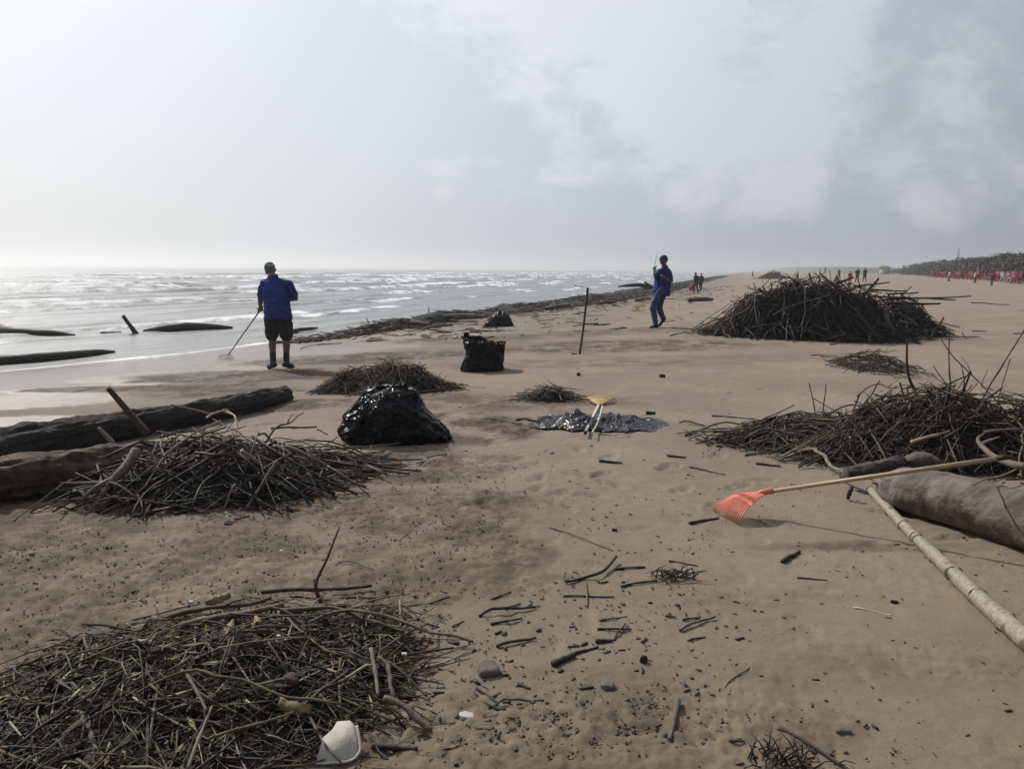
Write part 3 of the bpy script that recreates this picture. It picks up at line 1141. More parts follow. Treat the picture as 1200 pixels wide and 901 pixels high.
# crumbs of bark scattered on the sand
def crumbs():
    r_ = np.random.RandomState(41)
    parts = []
    n = 0
    while n < 2600:
        px = r_.uniform(-40, 1240)
        py = 430 + 480 * r_.beta(1.6, 1.0)
        w = .15 + 1.2 * math.exp(-((px - 680) / 130) ** 2 - ((py - 745) / 90) ** 2) + 1.0 * math.exp(-((px - 560) / 120) ** 2 - ((py - 540) / 60) ** 2) \
            + .8 * math.exp(-((px - 900) / 260) ** 2 - ((py - 560) / 80) ** 2) + .9 * math.exp(-((px - 640) / 160) ** 2 - ((py - 860) / 30) ** 2) \
            + 1.0 * math.exp(-((px - 150) / 160) ** 2 - ((py - 690) / 50) ** 2) + .8 * math.exp(-((px - 260) / 200) ** 2 - ((py - 600) / 20) ** 2)
        if r_.uniform() > w / 1.9:
            continue
        p = at(px, py) if n % 6 == 0 else p + Vector((r_.normal(0, .10), r_.normal(0, .10), 0))
        p.z = gz(p.x, p.y)
        n += 1
        s = (.0013 + .0032 * r_.uniform() ** 3) * (1.0 if py > 600 else 1.9)
        yaw = r_.uniform(0, 6.28)
        e = np.array([s * r_.uniform(1, 3.2), s * r_.uniform(.5, 1), s * .5])
        V = np.array([[i * e[0] * (1 + .3 * r_.uniform(-1, 1)), j * e[1] * (1 + .3 * r_.uniform(-1, 1)), k * e[2] * (1 if k < 0 else r_.uniform(.5, 1.2))]
                      for i in (-1, 1) for j in (-1, 1) for k in (-1, 1)])
        c, s_ = math.cos(yaw), math.sin(yaw)
        V = V @ np.array([[c, s_, 0], [-s_, c, 0], [0, 0, 1]]) + np.array([p.x, p.y, p.z + .003])
        parts.append((V, np.array([[0, 1, 3, 2], [4, 6, 7, 5], [0, 4, 5, 1], [2, 3, 7, 6], [0, 2, 6, 4], [1, 5, 7, 3]]), r_.choice(3, p=[.6, .3, .1])))
    V, Fc, Mi = merge(parts)
    o = link('bark_crumbs', mesh_np('bark_crumbs', V, Fc, Mi), None, [M['dark'], M['brown'], M['grey']], smooth=False)
    tag(o, 'crumbs of bark and broken twig scattered over the sand', 'debris', None, 'stuff')


crumbs()


# clods of damp sand turned up by raking and walking
def clods():
    r_ = np.random.RandomState(52)
    zones = [(60, 640, 90, 22, 5), (150, 690, 110, 20, 5), (330, 640, 60, 12, 3), (470, 600, 60, 16, 3), (535, 620, 30, 22, 3), (450, 690, 60, 10, 2.5), (640, 858, 120, 18, 5),
             (500, 545, 60, 22, 3), (60, 765, 60, 20, 2), (250, 600, 90, 8, 2)]
    w = np.array([z[4] for z in zones])
    w = w / w.sum()
    parts = []
    for i in range(6500):
        z = zones[r_.choice(len(zones), p=w)]
        if i % 3 == 0:
            p = at(z[0] + r_.normal(0, z[2]), z[1] + r_.normal(0, z[3]))
        else:
            p = p + Vector((r_.normal(0, .05), r_.normal(0, .05), 0))
        g = gz(p.x, p.y) if i % 3 == 0 else g
        s = .002 + .0065 * r_.uniform() ** 2
        q = r_.uniform(.55, 1.25, 6) * s
        V = np.array([[q[0] * 1.3, 0, 0], [-q[1] * 1.3, 0, 0], [0, q[2], 0], [0, -q[3], 0], [0, 0, q[4] * .8], [0, 0, -q[5]]])
        a = r_.uniform(0, 6.28)
        c, s_ = math.cos(a), math.sin(a)
        V = V @ np.array([[c, s_, 0], [-s_, c, 0], [0, 0, 1]]) + np.array([p.x, p.y, g + .003])
        parts.append((V, np.array([[0, 2, 4], [2, 1, 4], [1, 3, 4], [3, 0, 4], [2, 0, 5], [1, 2, 5], [3, 1, 5], [0, 3, 5]])))
    V, Fc, _ = merge(parts)
    o = link('sand_clods', mesh_np('sand_clods', V, Fc), None, M['clod'])
    tag(o, 'small clods of damp brown sand turned up on the beach', 'sand', None, 'stuff')


clods()

# ------------------------------------------------------------------ trunks, canes and chosen branches
def limb(name, pts, rad, mat, label, cat='log', sides=16, n=40, noise=.10, nfreq=2.0, seed=0, flat=1.0, ridge=0.0, extra=(), group=None):
    """pts: world points of the centre line, rad: radii at the points; extra: side limbs (pts, radii)"""
    parts = []
    for (p, r, sd, nn) in [(pts, rad, sides, n)] + [(e[0], e[1], max(6, sides // 2), max(8, n // 3)) for e in extra]:
        q = smooth_path([[*v, rr] for v, rr in zip(p, r)], nn)
        parts.append(tube(q[:, :3], np.clip(q[:, 3], .001, None), sd, noise, nfreq, seed, flat, ridge))
    V, Fc, _ = merge(parts)
    c = V.mean(0)
    c[2] = V[:, 2].min()
    o = link(name, mesh_np(name, V - c, Fc), None, M[mat])
    o.location = c
    return tag(o, label, cat, group)


def base_pts(px, rad, sink=.12):
    """centre line of something lying on the sand: pixels of its foot line, radii"""
    out = []
    for (x, y), r in zip(px, rad):
        p = at(x, y)
        d = Vector((p.x, p.y, 0)).normalized() * r * .75
        q = Vector((p.x + d.x, p.y + d.y, 0))
        q.z = gz(q.x, q.y) + r * (1 - sink)
        out.append(q)
    return out


r1 = [.15, .15, .14, .13, .125, .12, .09]
limb('fallen_trunk', base_pts([(-90, 580), (0, 548), (80, 530), (165, 512), (240, 497), (300, 482), (336, 470)], r1), r1, 'bark',
     'long dark fallen trunk lying behind the branch heap at left', noise=.30, nfreq=2.2, seed=3, sides=56, n=200, ridge=.32)
r2 = [.155, .155, .15, .14, .12, .09, .05]
limb('fallen_trunk', base_pts([(-100, 610), (0, 592), (60, 582), (120, 572), (180, 555), (240, 545), (290, 540)], r2), r2, 'barkbrown',
     'brown barked trunk nearest the camera under the branch heap at left', noise=.26, nfreq=2.0, seed=5, sides=56, n=200, ridge=.32)
Yb = at(165, 545).y + .1
limb('broken_branch', [ptY(172, 508, Yb), ptY(150, 482, Yb + .03), ptY(127, 455, Yb + .05)], [.028, .026, .022], 'brown',
     'thick broken branch stub slanting up from the left trunks', 'branch', 8, 14)
Yb = at(135, 560).y + .05
limb('curved_branch', [ptY(134, 548, Yb), ptY(135, 530, Yb), ptY(130, 517, Yb), ptY(115, 501, Yb)], [.022, .022, .019, .012], 'pale',
     'curved pale branch bending up at the left end of the branch heap', 'branch', 8, 16)
Yb = at(110, 598).y
limb('forked_branch', [ptY(160, 528, Yb + .30), ptY(150, 545, Yb + .2), ptY(133, 562, Yb + .1), ptY(120, 580, Yb + .02)], [.034, .032, .026, .016], 'grey',
     'grey forked root end resting on the sand left of the branch heap', 'branch', 10, 18, noise=.2,
     extra=[([ptY(133, 562, Yb + .1), ptY(112, 572, Yb + .05), ptY(97, 584, Yb)], [.024, .018, .010]),
            ([ptY(124, 572, Yb + .06), ptY(114, 590, Yb), ptY(102, 601, Yb - .05)], [.02, .014, .006]),
            ([ptY(130, 566, Yb + .1), ptY(104, 566, Yb + .07), ptY(70, 566, Yb + .06)], [.014, .011, .006])])


def S(x0, y0, x1, y1, th, mat, label, h0=0.0, h1=0.0, name='stick', cat='stick', group=None, k=None):
    A, B = at(x0, y0, h0 + th * .4), at(x1, y1, h1 + th * .4)
    return stick(A, B, th, mat, label, name, cat, group, k)


def SV(x0, y0, x1, y1, th, mat, label, Y, dY=0.0, name='branch', cat='branch', k=None, group=None):
    A, B = ptY(x0, y0, Y), ptY(x1, y1, Y + dY)
    if abs((B - A).z) > .5 * (B - A).length:      # its foot reaches down into the heap
        lo = A - (B - A) * .7
        A = A.lerp(lo, min(1.0, max(0.0, (A.z - gz(A.x, A.y)) / max(.01, A.z - lo.z)))) if lo.z < A.z else A
    return stick(A, B, th, mat, label, name, cat, group, k)


# left heap
S(283, 528, 336, 567, .030, 'pale', 'pale straight branch leaning on the near side of the left heap', .32, .03, 'branch', 'branch', k=0)
S(334, 523, 429, 571, .028, 'grey', 'long grey branch reaching right from the left heap onto the sand', .28, .02, 'branch', 'branch', k=1)
S(300, 532, 383, 577, .018, 'grey', 'thin grey branch below the long one at the left heap', .26, .0, 'branch', 'branch', k=5)
S(325, 540, 289, 596, .026, 'grey', 'branch propped upright against the front of the left heap', .25, .0, 'branch', 'branch', k=4)
S(204, 602, 300, 583, .024, 'dark', 'dark branch lying flat along the foot of the left heap', .0, .02, 'branch', 'branch', k=0)
S(345, 531, 470, 519, .022, 'grey', 'grey branch pointing from the left heap to the black bag', .12, .02, 'branch', 'branch', k=0)
S(318, 502, 371, 500, .022, 'brown', 'short reddish brown branch sticking out right of the left heap', .22, .16, 'branch', 'branch', k=0)
S(310, 520, 356, 484, .020, 'dark', 'forked dark branch rising from the top right of the left heap', .16, .34, 'branch', 'branch', k=7)
S(275, 568, 262, 596, .016, 'pale', 'short pale twig hanging down the front of the left heap', .16, .0, k=1)
S(155, 536, 86, 560, .014, 'dark', 'thin dark twig spreading left from the left heap', .2, .04, k=5)
S(250, 486, 200, 474, .016, 'grey', 'thin grey twig poking left above the trunks', .30, .38, k=4)
S(262, 481, 283, 518, .022, 'pale', 'crooked pale branch on top of the left heap', .33, .24, 'branch', 'branch', k=2)
S(242, 490, 268, 480, .018, 'pale', 'short pale crooked branch at the crest of the left heap', .32, .34, 'branch', 'branch', k=3)
S(348, 528, 272, 578, .02, 'dark', 'dark branch crossing the front of the left heap', .25, .08, 'branch', 'branch', k=2)

# near heap
Yn = at(375, 712).y
limb('upright_twig', [ptY(376, 706, Yn), ptY(370, 684, Yn), ptY(383, 655, Yn + .05), ptY(398, 617, Yn + .08)], [.009, .008, .006, .004], 'brown',
     'kinked twig standing upright behind the nearest heap', 'twig', 6, 16)
S(302, 694, 436, 686, .022, 'brown', 'straight brown stick along the back edge of the nearest heap', .03, .02, k=0)
S(212, 733, 332, 708, .030, 'grey', 'thick split grey cane on the back slope of the nearest heap', .12, .12, 'cane', 'cane', k=0)
S(200, 722, 318, 700, .020, 'olive', 'olive cane just behind the thick grey cane of the nearest heap', .10, .10, 'cane', 'cane', k=1)
S(66, 835, 130, 895, .016, 'grey', 'curved grey stick at the left foot of the nearest heap', .06, .02, k=3)
S(220, 900, 248, 828, .012, 'pale', 'pale stick crossing the front of the nearest heap', .09, .16, k=0)
S(160, 812, 400, 825, .011, 'olive', 'long thin cane bowed across the front of the nearest heap', .13, .12, 'cane', 'cane', k=3)
S(245, 865, 345, 834, .011, 'olive', 'yellowish straight cane left of the white foam piece', .09, .14, 'cane', 'cane', k=0)
S(220, 792, 242, 832, .012, 'grey', 'short grey stick in the middle of the nearest heap', .18, .16, k=0)
S(350, 736, 555, 752, .014, 'grey', 'long grey twig reaching out of the nearest heap to the right', .09, .02, k=3)
S(330, 715, 480, 742, .018, 'olive', 'olive cane arching along the back of the nearest heap', .11, .03, 'cane', 'cane', k=2)
S(355, 828, 408, 786, .014, 'dark', 'dark stick slanting up right of the reddish stone', .1, .12, k=1)
S(435, 760, 443, 815, .018, 'grey', 'straight grey stick pointing at the camera right of the heap top', .10, .04, k=0)
S(444, 770, 462, 818, .018, 'grey', 'crooked grey stick beside the straight one at right of the heap', .08, .02, k=3)
S(455, 775, 500, 815, .012, 'brown', 'thin brown stick on the right flank of the nearest heap', .07, .01, k=1)
S(450, 818, 505, 856, .024, 'grey', 'thick forked root at the lower right foot of the nearest heap', .06, .0, 'root', 'root', k=2)
S(436, 874, 489, 877, .024, 'dark', 'short dark cylinder of wood right of the white foam piece', 0, 0, k=0)
S(420, 860, 455, 890, .008, 'dark', 'thin dark twig below the white foam piece', .0, 0, k=3)
S(485, 722, 492, 740, .012, 'pale', 'short pale stub at the right edge of the nearest heap', .03, 0, k=0)
S(-10, 795, 50, 768, .014, 'grey', 'grey stick on the sand left of the nearest heap', .0, .04, k=1)
S(0, 815, 120, 790, .012, 'dark', 'dark stick trailing left out of the nearest heap', .0, .07, k=2)
S(50, 762, 90, 745, .014, 'grey', 'short grey stick behind the left end of the nearest heap', .0, .01, k=0)

# right heap
Yr = at(1065, 505).y
limb('bent_root', [ptY(1075, 462, Yr + .2), ptY(1067, 447, Yr + .2), ptY(1063, 430, Yr + .2), ptY(1063, 398, Yr + .2)], [.017, .014, .012, .008], 'brown',
     'bent root standing upright on the left shoulder of the right heap', 'root', 8, 18)
SV(1113, 447, 1113, 388, .017, 'brown', 'straight thin branch standing upright on top of the right heap', Yr + .6, 0, k=0)
SV(1146, 447, 1103, 398, .013, 'brown', 'thin slanting branch crossing behind the upright one', Yr + .7, .1, k=1)
SV(1102, 441, 1094, 429, .012, 'dark', 'short dark stub between the upright branches', Yr + .6, 0, k=0)
SV(1160, 455, 1205, 378, .020, 'dark', 'long dark branch leaning right off the right heap', Yr + .5, .2, k=0)
SV(1170, 475, 1184, 420, .012, 'brown', 'thin branch below the long leaning one at far right', Yr + .3, .1, k=4)
SV(1154, 446, 1158, 432, .008, 'grey', 'small twig standing on the crest of the right heap', Yr + .6, 0, k=3)
SV(1008, 500, 1031, 446, .016, 'brown', 'twig standing up at the left of the right heap', at(1010, 510).y, .05, k=3)
SV(1128, 443, 1126, 428, .010, 'dark', 'short upright twig left of the crest stub', Yr + .6, 0, k=3)
SV(952, 468, 948, 448, .014, 'grey', 'short twig standing at the back left of the right heap', at(960, 485).y, 0, k=5)
SV(966, 470, 968, 450, .014, 'brown', 'short stub beside the standing twig at back left', at(960, 485).y, 0, k=0)
S(832, 515, 935, 516, .014, 'dark', 'thin dark branch trailing left from the right heap', .0, .02, k=0)
S(873, 533, 935, 527, .018, 'grey', 'grey stick on the sand left of the right heap', 0, .0, k=0)
S(915, 524, 992, 510, .022, 'pale', 'pale straight stick at the left front of the right heap', .03, .12, k=0)
S(912, 521, 952, 524, .014, 'olive', 'olive forked stick below the pale straight stick', .04, .03, k=1)
S(925, 534, 1000, 560, .030, 'grey', 'long grey branch running from the sand toward the rake handle', .0, .06, 'branch', 'branch', k=3)
S(1068, 518, 1122, 502, .026, 'handle', 'bare yellow brown stick on the front of the right heap', .22, .28, k=0)
S(872, 504, 940, 482, .016, 'grey', 'long thin grey branch on the back left slope of the right heap', .01, .08, k=5)
S(1045, 490, 1062, 502, .010, 'white', 'small bent white strip in the shade of the right heap', .3, .24, 'strip', 'litter', k=8)
S(1045, 505, 1130, 495, .016, 'dark', 'dark branch arching over the front of the right heap', .38, .36, 'branch', 'branch', k=3)
S(1155, 506, 1215, 500, .022, 'grey', 'reddish grey branch at the right edge behind the log', .3, .32, 'branch', 'branch', k=0)
S(1140, 568, 1190, 550, .012, 'pale', 'thin pale twig lying on the grey log', .33, .30, k=0)
S(1022, 565, 1080, 586, .022, 'grey', 'grey branch crossing over the bamboo pole end', .12, .05, 'branch', 'branch', k=0)
limb('bleached_root', [at(1215, 548, .30), at(1190, 545, .30), at(1165, 535, .28), at(1150, 522, .3), at(1146, 514, .33), at(1154, 508, .36)], [.022, .022, .02, .015, .011, .006], 'grey',
     'bleached forked root lying over the grey log at the right edge', 'root', 10, 26, noise=.2,
     extra=[([at(1152, 520, .3), at(1160, 516, .34), at(1172, 512, .38)], [.014, .01, .005])])
rs = [.05, .052, .045, .035]
limb('dark_stump', [at(992, 556, .10), at(1012, 552, .12), at(1038, 545, .14), at(1066, 540, .12)], rs, 'greydark',
     'short dark ribbed stump lying just above the rake handle', 'stump', 28, 70, noise=.35, nfreq=9, seed=8, ridge=.5)
limb('rounded_wood_block', [at(1062, 541, .12), at(1076, 538, .16), at(1092, 541, .15), at(1104, 546, .12)], [.03, .05, .045, .02], 'greybark',
     'knobbly grey wood knot between the dark stump and the grey log', 'wood', 20, 40, noise=.4, nfreq=12, seed=4)
S(998, 570, 994, 585, .03, 'dark', 'dark broken stub pointing down below the stump', .08, .0, 'stub', 'stick', k=3)
rl = [.09, .135, .145, .15, .155, .16]
limb('grey_log', base_pts([(1042, 590), (1062, 603), (1110, 618), (1165, 636), (1230, 660), (1330, 700)], rl, .1), rl, 'greybark',
     'thick mottled grey log lying in front of the right heap', sides=44, n=150, noise=.15, nfreq=3.2, seed=14, ridge=.10)
# bamboo pole
bpx = [(1020, 578), (1060, 622), (1105, 667), (1150, 712), (1200, 758), (1260, 815)]
bp_ = [at(x, y) for x, y in bpx]
br = [.026, .029, .033, .036, .039, .042]
for q, r_ in zip(bp_, br):
    q.z = gz(q.x, q.y) + r_ * .85
qp = smooth_path([[*v, rr] for v, rr in zip(bp_, br)], 170)
arc = np.concatenate([[0], np.cumsum(np.linalg.norm(np.diff(qp[:, :3], axis=0), axis=1))])
nodes_at = np.cumsum([.09, .21, .17, .27, .22, .30, .24, .28, .26, .31, .27, .3, .3, .3, .3])
prof = np.ones(len(arc))
for a_ in nodes_at:
    prof += .16 * np.exp(-((arc - a_) / .011) ** 2) - .05 * np.exp(-((arc - a_ - .03) / .02) ** 2)
V, Fc = tube(qp[:, :3], qp[:, 3] * prof, 20, noise=.09, nfreq=5, seed=2)
c0 = np.array(bp_[0])
bam = link('bamboo_pole', mesh_np('bamboo_pole', V - c0, Fc), None, M['bamboo'])
bam.location = c0
tag(bam, 'long thick bamboo pole lying on the sand toward the lower right corner', 'bamboo')
for a_ in nodes_at:
    if a_ > arc[-1] - .05:
        break
    i = int(np.searchsorted(arc, a_))
    seg = qp[i:i + 2]
    dirn = seg[1, :3] - seg[0, :3]
    dirn /= np.linalg.norm(dirn)
    Pn = np.stack([seg[0, :3] - dirn * .006, seg[0, :3], seg[0, :3] + dirn * .006])
    V, Fc = tube(Pn, np.array([.93, 1.1, .93]) * seg[0, 3] * 1.01, 20, noise=.16, nfreq=18, seed=i)
    link('node_ring', mesh_np('node_ring', V - c0, Fc), bam, M['brown'])

# loose sticks on the open sand ----------------------------------------
LOOSE = [
    (808, 613, 842, 607, .020, 'dark', 'dark stick on the sand just below the orange rake head'),
    (917, 658, 937, 646, .022, 'dark', 'short curved dark stick below the rake shadow'),
    (934, 677, 970, 680, .009, 'dark', 'thin straight dark stick right of centre below the rake shadow'),
    (602, 662, 624, 661, .010, 'dark', 'short dark stick on the bare sand right of the dug patch'),
    (720, 667, 756, 664, .013, 'dark', 'short dark stick lying by the curved one near the centre'),
    (660, 698, 720, 699, .010, 'dark', 'straight dark stick crossed by a short pale one'),
    (686, 684, 688, 711, .012, 'grey', 'short grey stick crossing a dark one near the centre'),
    (728, 687, 770, 680, .013, 'dark', 'dark stick running into the tuft of roots near the centre'),
    (784, 657, 818, 663, .009, 'brown', 'thin stick behind the tuft of roots near the centre'),
    (574, 703, 599, 693, .009, 'dark', 'thin curved twig behind the row of sticks right of the nearest heap'),
    (562, 722, 628, 711, .014, 'dark', 'long dark stick right of the nearest heap'),
    (592, 713, 610, 707, .010, 'dark', 'short twig just behind the long dark stick'),
    (575, 731, 612, 724, .013, 'brown', 'brown twig under the long dark stick'),
    (582, 757, 628, 747, .016, 'dark', 'dark stick above the flat brown stone'),
    (530, 734, 543, 728, .008, 'dark', 'tiny twig near the right tip of the nearest heap'),
    (702, 727, 735, 722, .009, 'brown', 'uppermost of the stacked thin sticks below the centre'),
    (700, 737, 740, 737, .012, 'dark', 'middle dark stick of the small crossing group'),
    (720, 750, 733, 730, .010, 'dark', 'upright twig in the small crossing group'),
    (698, 751, 718, 750, .020, 'dark', 'short thick chip in the small crossing group'),
    (648, 778, 674, 766, .028, 'dark', 'thick dark stub of wood right of the flat brown stone'),
    (670, 766, 700, 758, .014, 'dark', 'dark twig joined to the thick stub'),
    (797, 738, 838, 722, .016, 'grey', 'grey curved stick right of the crossing group'),
    (806, 751, 826, 746, .010, 'dark', 'short dark stick below the grey curved one'),
    (800, 726, 821, 723, .010, 'dark', 'short dark twig above the grey curved stick'),
    (780, 722, 792, 723, .010, 'dark', 'tiny dark twig left of the grey curved stick'),
    (578, 829, 637, 820, .008, 'brown', 'long thin stick lying in front of the flat brown stone'),
    (558, 806, 583, 823, .010, 'brown', 'thin slanting twig touching the long thin stick'),
    (607, 802, 621, 807, .017, 'dark', 'short dark plug of wood right of the flat brown stone'),
    (794, 820, 785, 866, .024, 'grey', 'thick bent grey stick standing out on the near sand'),
    (854, 868, 872, 868, .010, 'dark', 'short dark stick near the bottom right of centre'),
    (702, 540, 729, 542, .026, 'dark', 'short thick dark stick below the flattened black bag'),
    (782, 534, 804, 536, .022, 'dark', 'dark stick right of the short thick one'),
    (886, 543, 915, 546, .022, 'dark', 'dark stick lying left of the right heap'),
    (796, 495, 826, 499, .018, 'dark', 'dark stick right of the flattened black bag'),
    (803, 510, 818, 507, .018, 'dark', 'short dark stick right of the bag below another'),
    (834, 487, 885, 491, .016, 'dark', 'thin wavy branch behind the left tip of the right heap'),
    (808, 547, 850, 556, .012, 'brown', 'thin faint twig between the bag and the rake'),
    (700, 509, 738, 512, .010, 'dark', 'thin dark stick just below the flattened bag'),
    (950, 416, 982, 417, .020, 'dark', 'thin stick on the sand in front of the big mound'),
    (776, 410, 796, 410, .02, 'brown', 'faint stick on the sand right of the planted bar'),
    (644, 618, 718, 645, .008, 'brown', 'long faint bent twig on the bare sand in the middle'),
    (1139, 388, 1156, 388, .03, 'dark', 'dark stick beside the big mound at right'),
    (1188, 391, 1200, 391, .03, 'dark', 'dark stick at the far right beyond the right heap'),
    (914, 852, 1000, 905, .014, 'brown', 'long thin root running off the bottom edge at right'),
    (850, 806, 878, 782, .006, 'brown', 'thin pale brown twig right of the bent grey stick'),
    (376, 533, 398, 541, .016, 'brown', 'short twig lying between the left heap and the black bag'),
    (372, 503, 384, 509, .014, 'dark', 'small dark twig left of the nearest black bag'),
    (500, 536, 548, 528, .012, 'dark', 'dark twig on the sand below the nearest black bag'),
    (277, 609, 292, 604, .014, 'dark', 'small dark twig in front of the left heap'),
    (352, 409, 372, 404, .022, 'dark', 'dark stick on the sand right of the raking person'),
    (372, 404, 400, 402, .03, 'brown', 'low brown stick beside another behind the raking person'),
    (395, 660, 440, 668, .006, 'brown', 'faint thin twig right of the upright twig'),
    (1000, 712, 1046, 720, .007, 'white', 'thin white plastic strip on the sand right of centre'),
]
for (x0, y0, x1, y1, th, mt, lb) in LOOSE:
    S(x0, y0, x1, y1, th, mt, lb, name='plastic_strip' if mt == 'white' else 'stick', cat='litter' if mt == 'white' else 'stick', k=rnd.choice((0, 5, 8, 9, 12, 0, 3, 1)))
limb('curved_twig', [at(722, 652, .03), at(708, 668, .02), at(690, 675, .01), at(664, 681, .01), at(662, 671, .02)], [.008, .008, .007, .006, .003], 'dark',
     'hooked dark twig on the sand near the centre', 'twig', 6, 18)

# far mound: long projecting branches
Yf = at(1000, 398).y
for (x0, y0, x1, y1, th, dy, lb, mt) in [
    (1030, 352, 1138, 347, .05, .6, 'long branch sticking out right of the big mound', 'dark'),
    (1040, 345, 1076, 343, .05, .5, 'short branch sticking out right at mid height of the big mound', 'dark'),
    (1040, 356, 1102, 356, .07, .4, 'thick branch just under the long one on the big mound', 'dark'),
    (1020, 340, 1064, 341, .05, .9, 'branch pointing right near the crest of the big mound', 'dark'),
    (1000, 336, 1042, 331, .05, 1.0, 'branch fanning up right at the crest of the big mound', 'dark'),
    (1016, 342, 1030, 326, .09, 1.0, 'thick stub pointing up right on the crest of the big mound', 'dark'),
    (958, 346, 948, 320, .06, 1.0, 'dark stub pointing up left on the crest of the big mound', 'dark'),
    (965, 338, 1000, 325, .09, .9, 'thick branch rising along the crest of the big mound', 'dark'),
    (994, 331, 997, 342, .10, .7, 'pale broken wood end on the crest of the big mound', 'pale'),
    (1096, 388, 1106, 372, .06, .3, 'short stub rising at the right end of the big mound', 'dark'),
    (934, 357, 944, 380, .05, -.2, 'pale straight branch on the left face of the big mound', 'grey'),
    (944, 380, 970, 398, .05, -.3, 'grey branch reaching the foot of the big mound', 'grey'),
    (1037, 366, 1040, 380, .06, -.2, 'hanging grey root on the right face of the big mound', 'grey'),
    (1045, 375, 1068, 379, .06, -.2, 'pale streak of bare wood right on the big mound', 'grey'),
    (905, 372, 936, 360, .04, -.1, 'grey branch slanting on the left face of the big mound', 'grey'),
    (858, 387, 857, 396, .04, 0, 'short upright stub at the left end of the big mound', 'grey'),
    (900, 398, 926, 384, .04, -.3, 'grey branch fork low on the left face of the big mound', 'grey'),
    (978, 386, 1000, 400, .05, -.5, 'first of the grey sticks fanned at the foot of the big mound', 'grey'),
    (986, 384, 1012, 399, .05, -.5, 'second of the grey sticks fanned at the foot of the big mound', 'grey'),
    (1138, 355, 1183, 357, .025, .6, 'thin tip of a branch far right of the big mound', 'dark'),
    (1020, 348, 1120, 352, .04, .5, 'slim branch between the long ones right of the big mound', 'dark'),
]:
    SV(x0, y0, x1, y1, th, mt, lb, Yf + .2 + dy, 0, k=rnd.choice((0, 1, 4, 5, 8)))
limb('curled_root', [ptY(1036, 362, Yf - .1), ptY(1040, 376, Yf - .2), ptY(1046, 388, Yf - .2), ptY(1044, 397, Yf - .3)], [.04, .05, .045, .03], 'grey',
     'curled grey root hanging at the right front of the big mound', 'root', 8, 16)
rr_ = [.06, .14, .17, .17, .16]
limb('dark_log', [Vector((*(at(x, y) * 1.02).xy, at(x, y).z + .12)) for x, y in ((1106, 392), (1090, 391), (1060, 391), (1030, 391), (1000, 392))], rr_, 'bark',
     'dark log end lying at the right foot of the big mound', sides=14, n=24)
# tuft of roots
tp = at(792, 678)
parts = []
tr = np.random.RandomState(9)
for i in range(46):
    a0 = np.array([tp.x + tr.normal(0, .05), tp.y + tr.normal(0, .02), tp.z + .012])
    d = np.array([tr.normal(0, .05), tr.normal(0, .03), abs(tr.normal(0, .02))])
    parts.append(tube(np.stack([a0, a0 + d * .5 + [0, 0, .012], a0 + d]), [.004, .003, .0015], 5))
V, Fc, _ = merge(parts)
tag(link('root_tuft', mesh_np('root_tuft', V, Fc), None, M['dark']), 'small dark tuft of matted roots on the sand near the centre', 'roots')
tp = at(915, 895)
parts = []
for i in range(60):
    a0 = np.array([tp.x + tr.normal(0, .045), tp.y + tr.normal(0, .03), tp.z + .01])
    an = tr.uniform(0, 6.28)
    d = np.array([math.cos(an) * .06, math.sin(an) * .05, abs(tr.normal(0, .035))])
    parts.append(tube(np.stack([a0, a0 + d * .5 + [0, 0, .012], a0 + d]), [.003, .002, .001], 5))
V, Fc, _ = merge(parts)
tag(link('root_tuft', mesh_np('root_tuft', V, Fc), None, M['dark']), 'dark bristly tuft of roots at the bottom edge', 'roots')


# stones, foam piece -----------------------------------------------------
def rock(px, py, size, mat, label, name='stone', cat='stone', seed=0, flat=.5, h=0.0, yaw=0.0):
    bm = bmesh.new()
    bmesh.ops.create_icosphere(bm, subdivisions=3, radius=1)
    pts = np.array([v.co[:] for v in bm.verts])
    d = 1 + .5 * fbm(pts[:, 0] * 1.1 + seed, pts[:, 1] * 1.1 + pts[:, 2] * .8, 2, seed)
    pts = pts * d[:, None]
    pts = np.clip(pts, -.82, .82)
    for v, p in zip(bm.verts, pts):
        v.co = (p[0] * size[0], p[1] * size[1], p[2] * size[2])
    me = bpy.data.meshes.new(name)
    bm.to_mesh(me)
    bm.free()
    o = link(name, me, None, M[mat], smooth=True)
    p = at(px, py, h)
    o.location = (p.x, p.y, p.z + size[2] * .55)
    o.rotation_euler = (.08, .1, yaw)
    return tag(o, label, cat)


rock(572, 787, (.045, .050, .024), 'stone', 'flat brown stone on the sand right of the nearest heap', seed=4, yaw=.2)
rock(712, 806, (.030, .024, .016), 'stone', 'small dark green stone below the crossing twigs', seed=9)
rock(341, 800, (.030, .025, .020), 'redstone', 'reddish rounded stone sitting in the nearest heap', seed=2, h=.11)
rock(547, 840, (.03, .02, .009), 'white', 'small torn pale grey scrap on the sand right of the foam piece', 'scrap', 'litter', 3)
rock(567, 853, (.035, .02, .008), 'stone', 'flat brown chip beside the torn pale scrap', 'bark_chip', 'bark', 6)
rock(988, 858, (.028, .016, .012), 'stone', 'small dark stone at the lower right', seed=5)
rock(720, 622, (.018, .012, .010), 'soil', 'small dark lump on the sand left of the stick under the rake', 'pebble', 'stone', 6)
rock(678, 440, (.03, .03, .03), 'soil', 'small dark pebble beyond the flattened bag', 'pebble', 'stone', 7)
rock(776, 442, (.05, .03, .03), 'soil', 'dark pebble far right of the flattened bag', 'pebble', 'stone', 8)
rock(754, 776, (.016, .012, .02), 'soil', 'tiny upright dark lump near the thick stub', 'pebble', 'stone', 9)
rock(1048, 706, (.02, .008, .008), 'soil', 'dark chip beside the thin white strip', 'pebble', 'stone', 3)
rock(268, 614, (.03, .02, .008), 'soil', 'dark flat lump in front of the left heap', 'pebble', 'stone', 2)
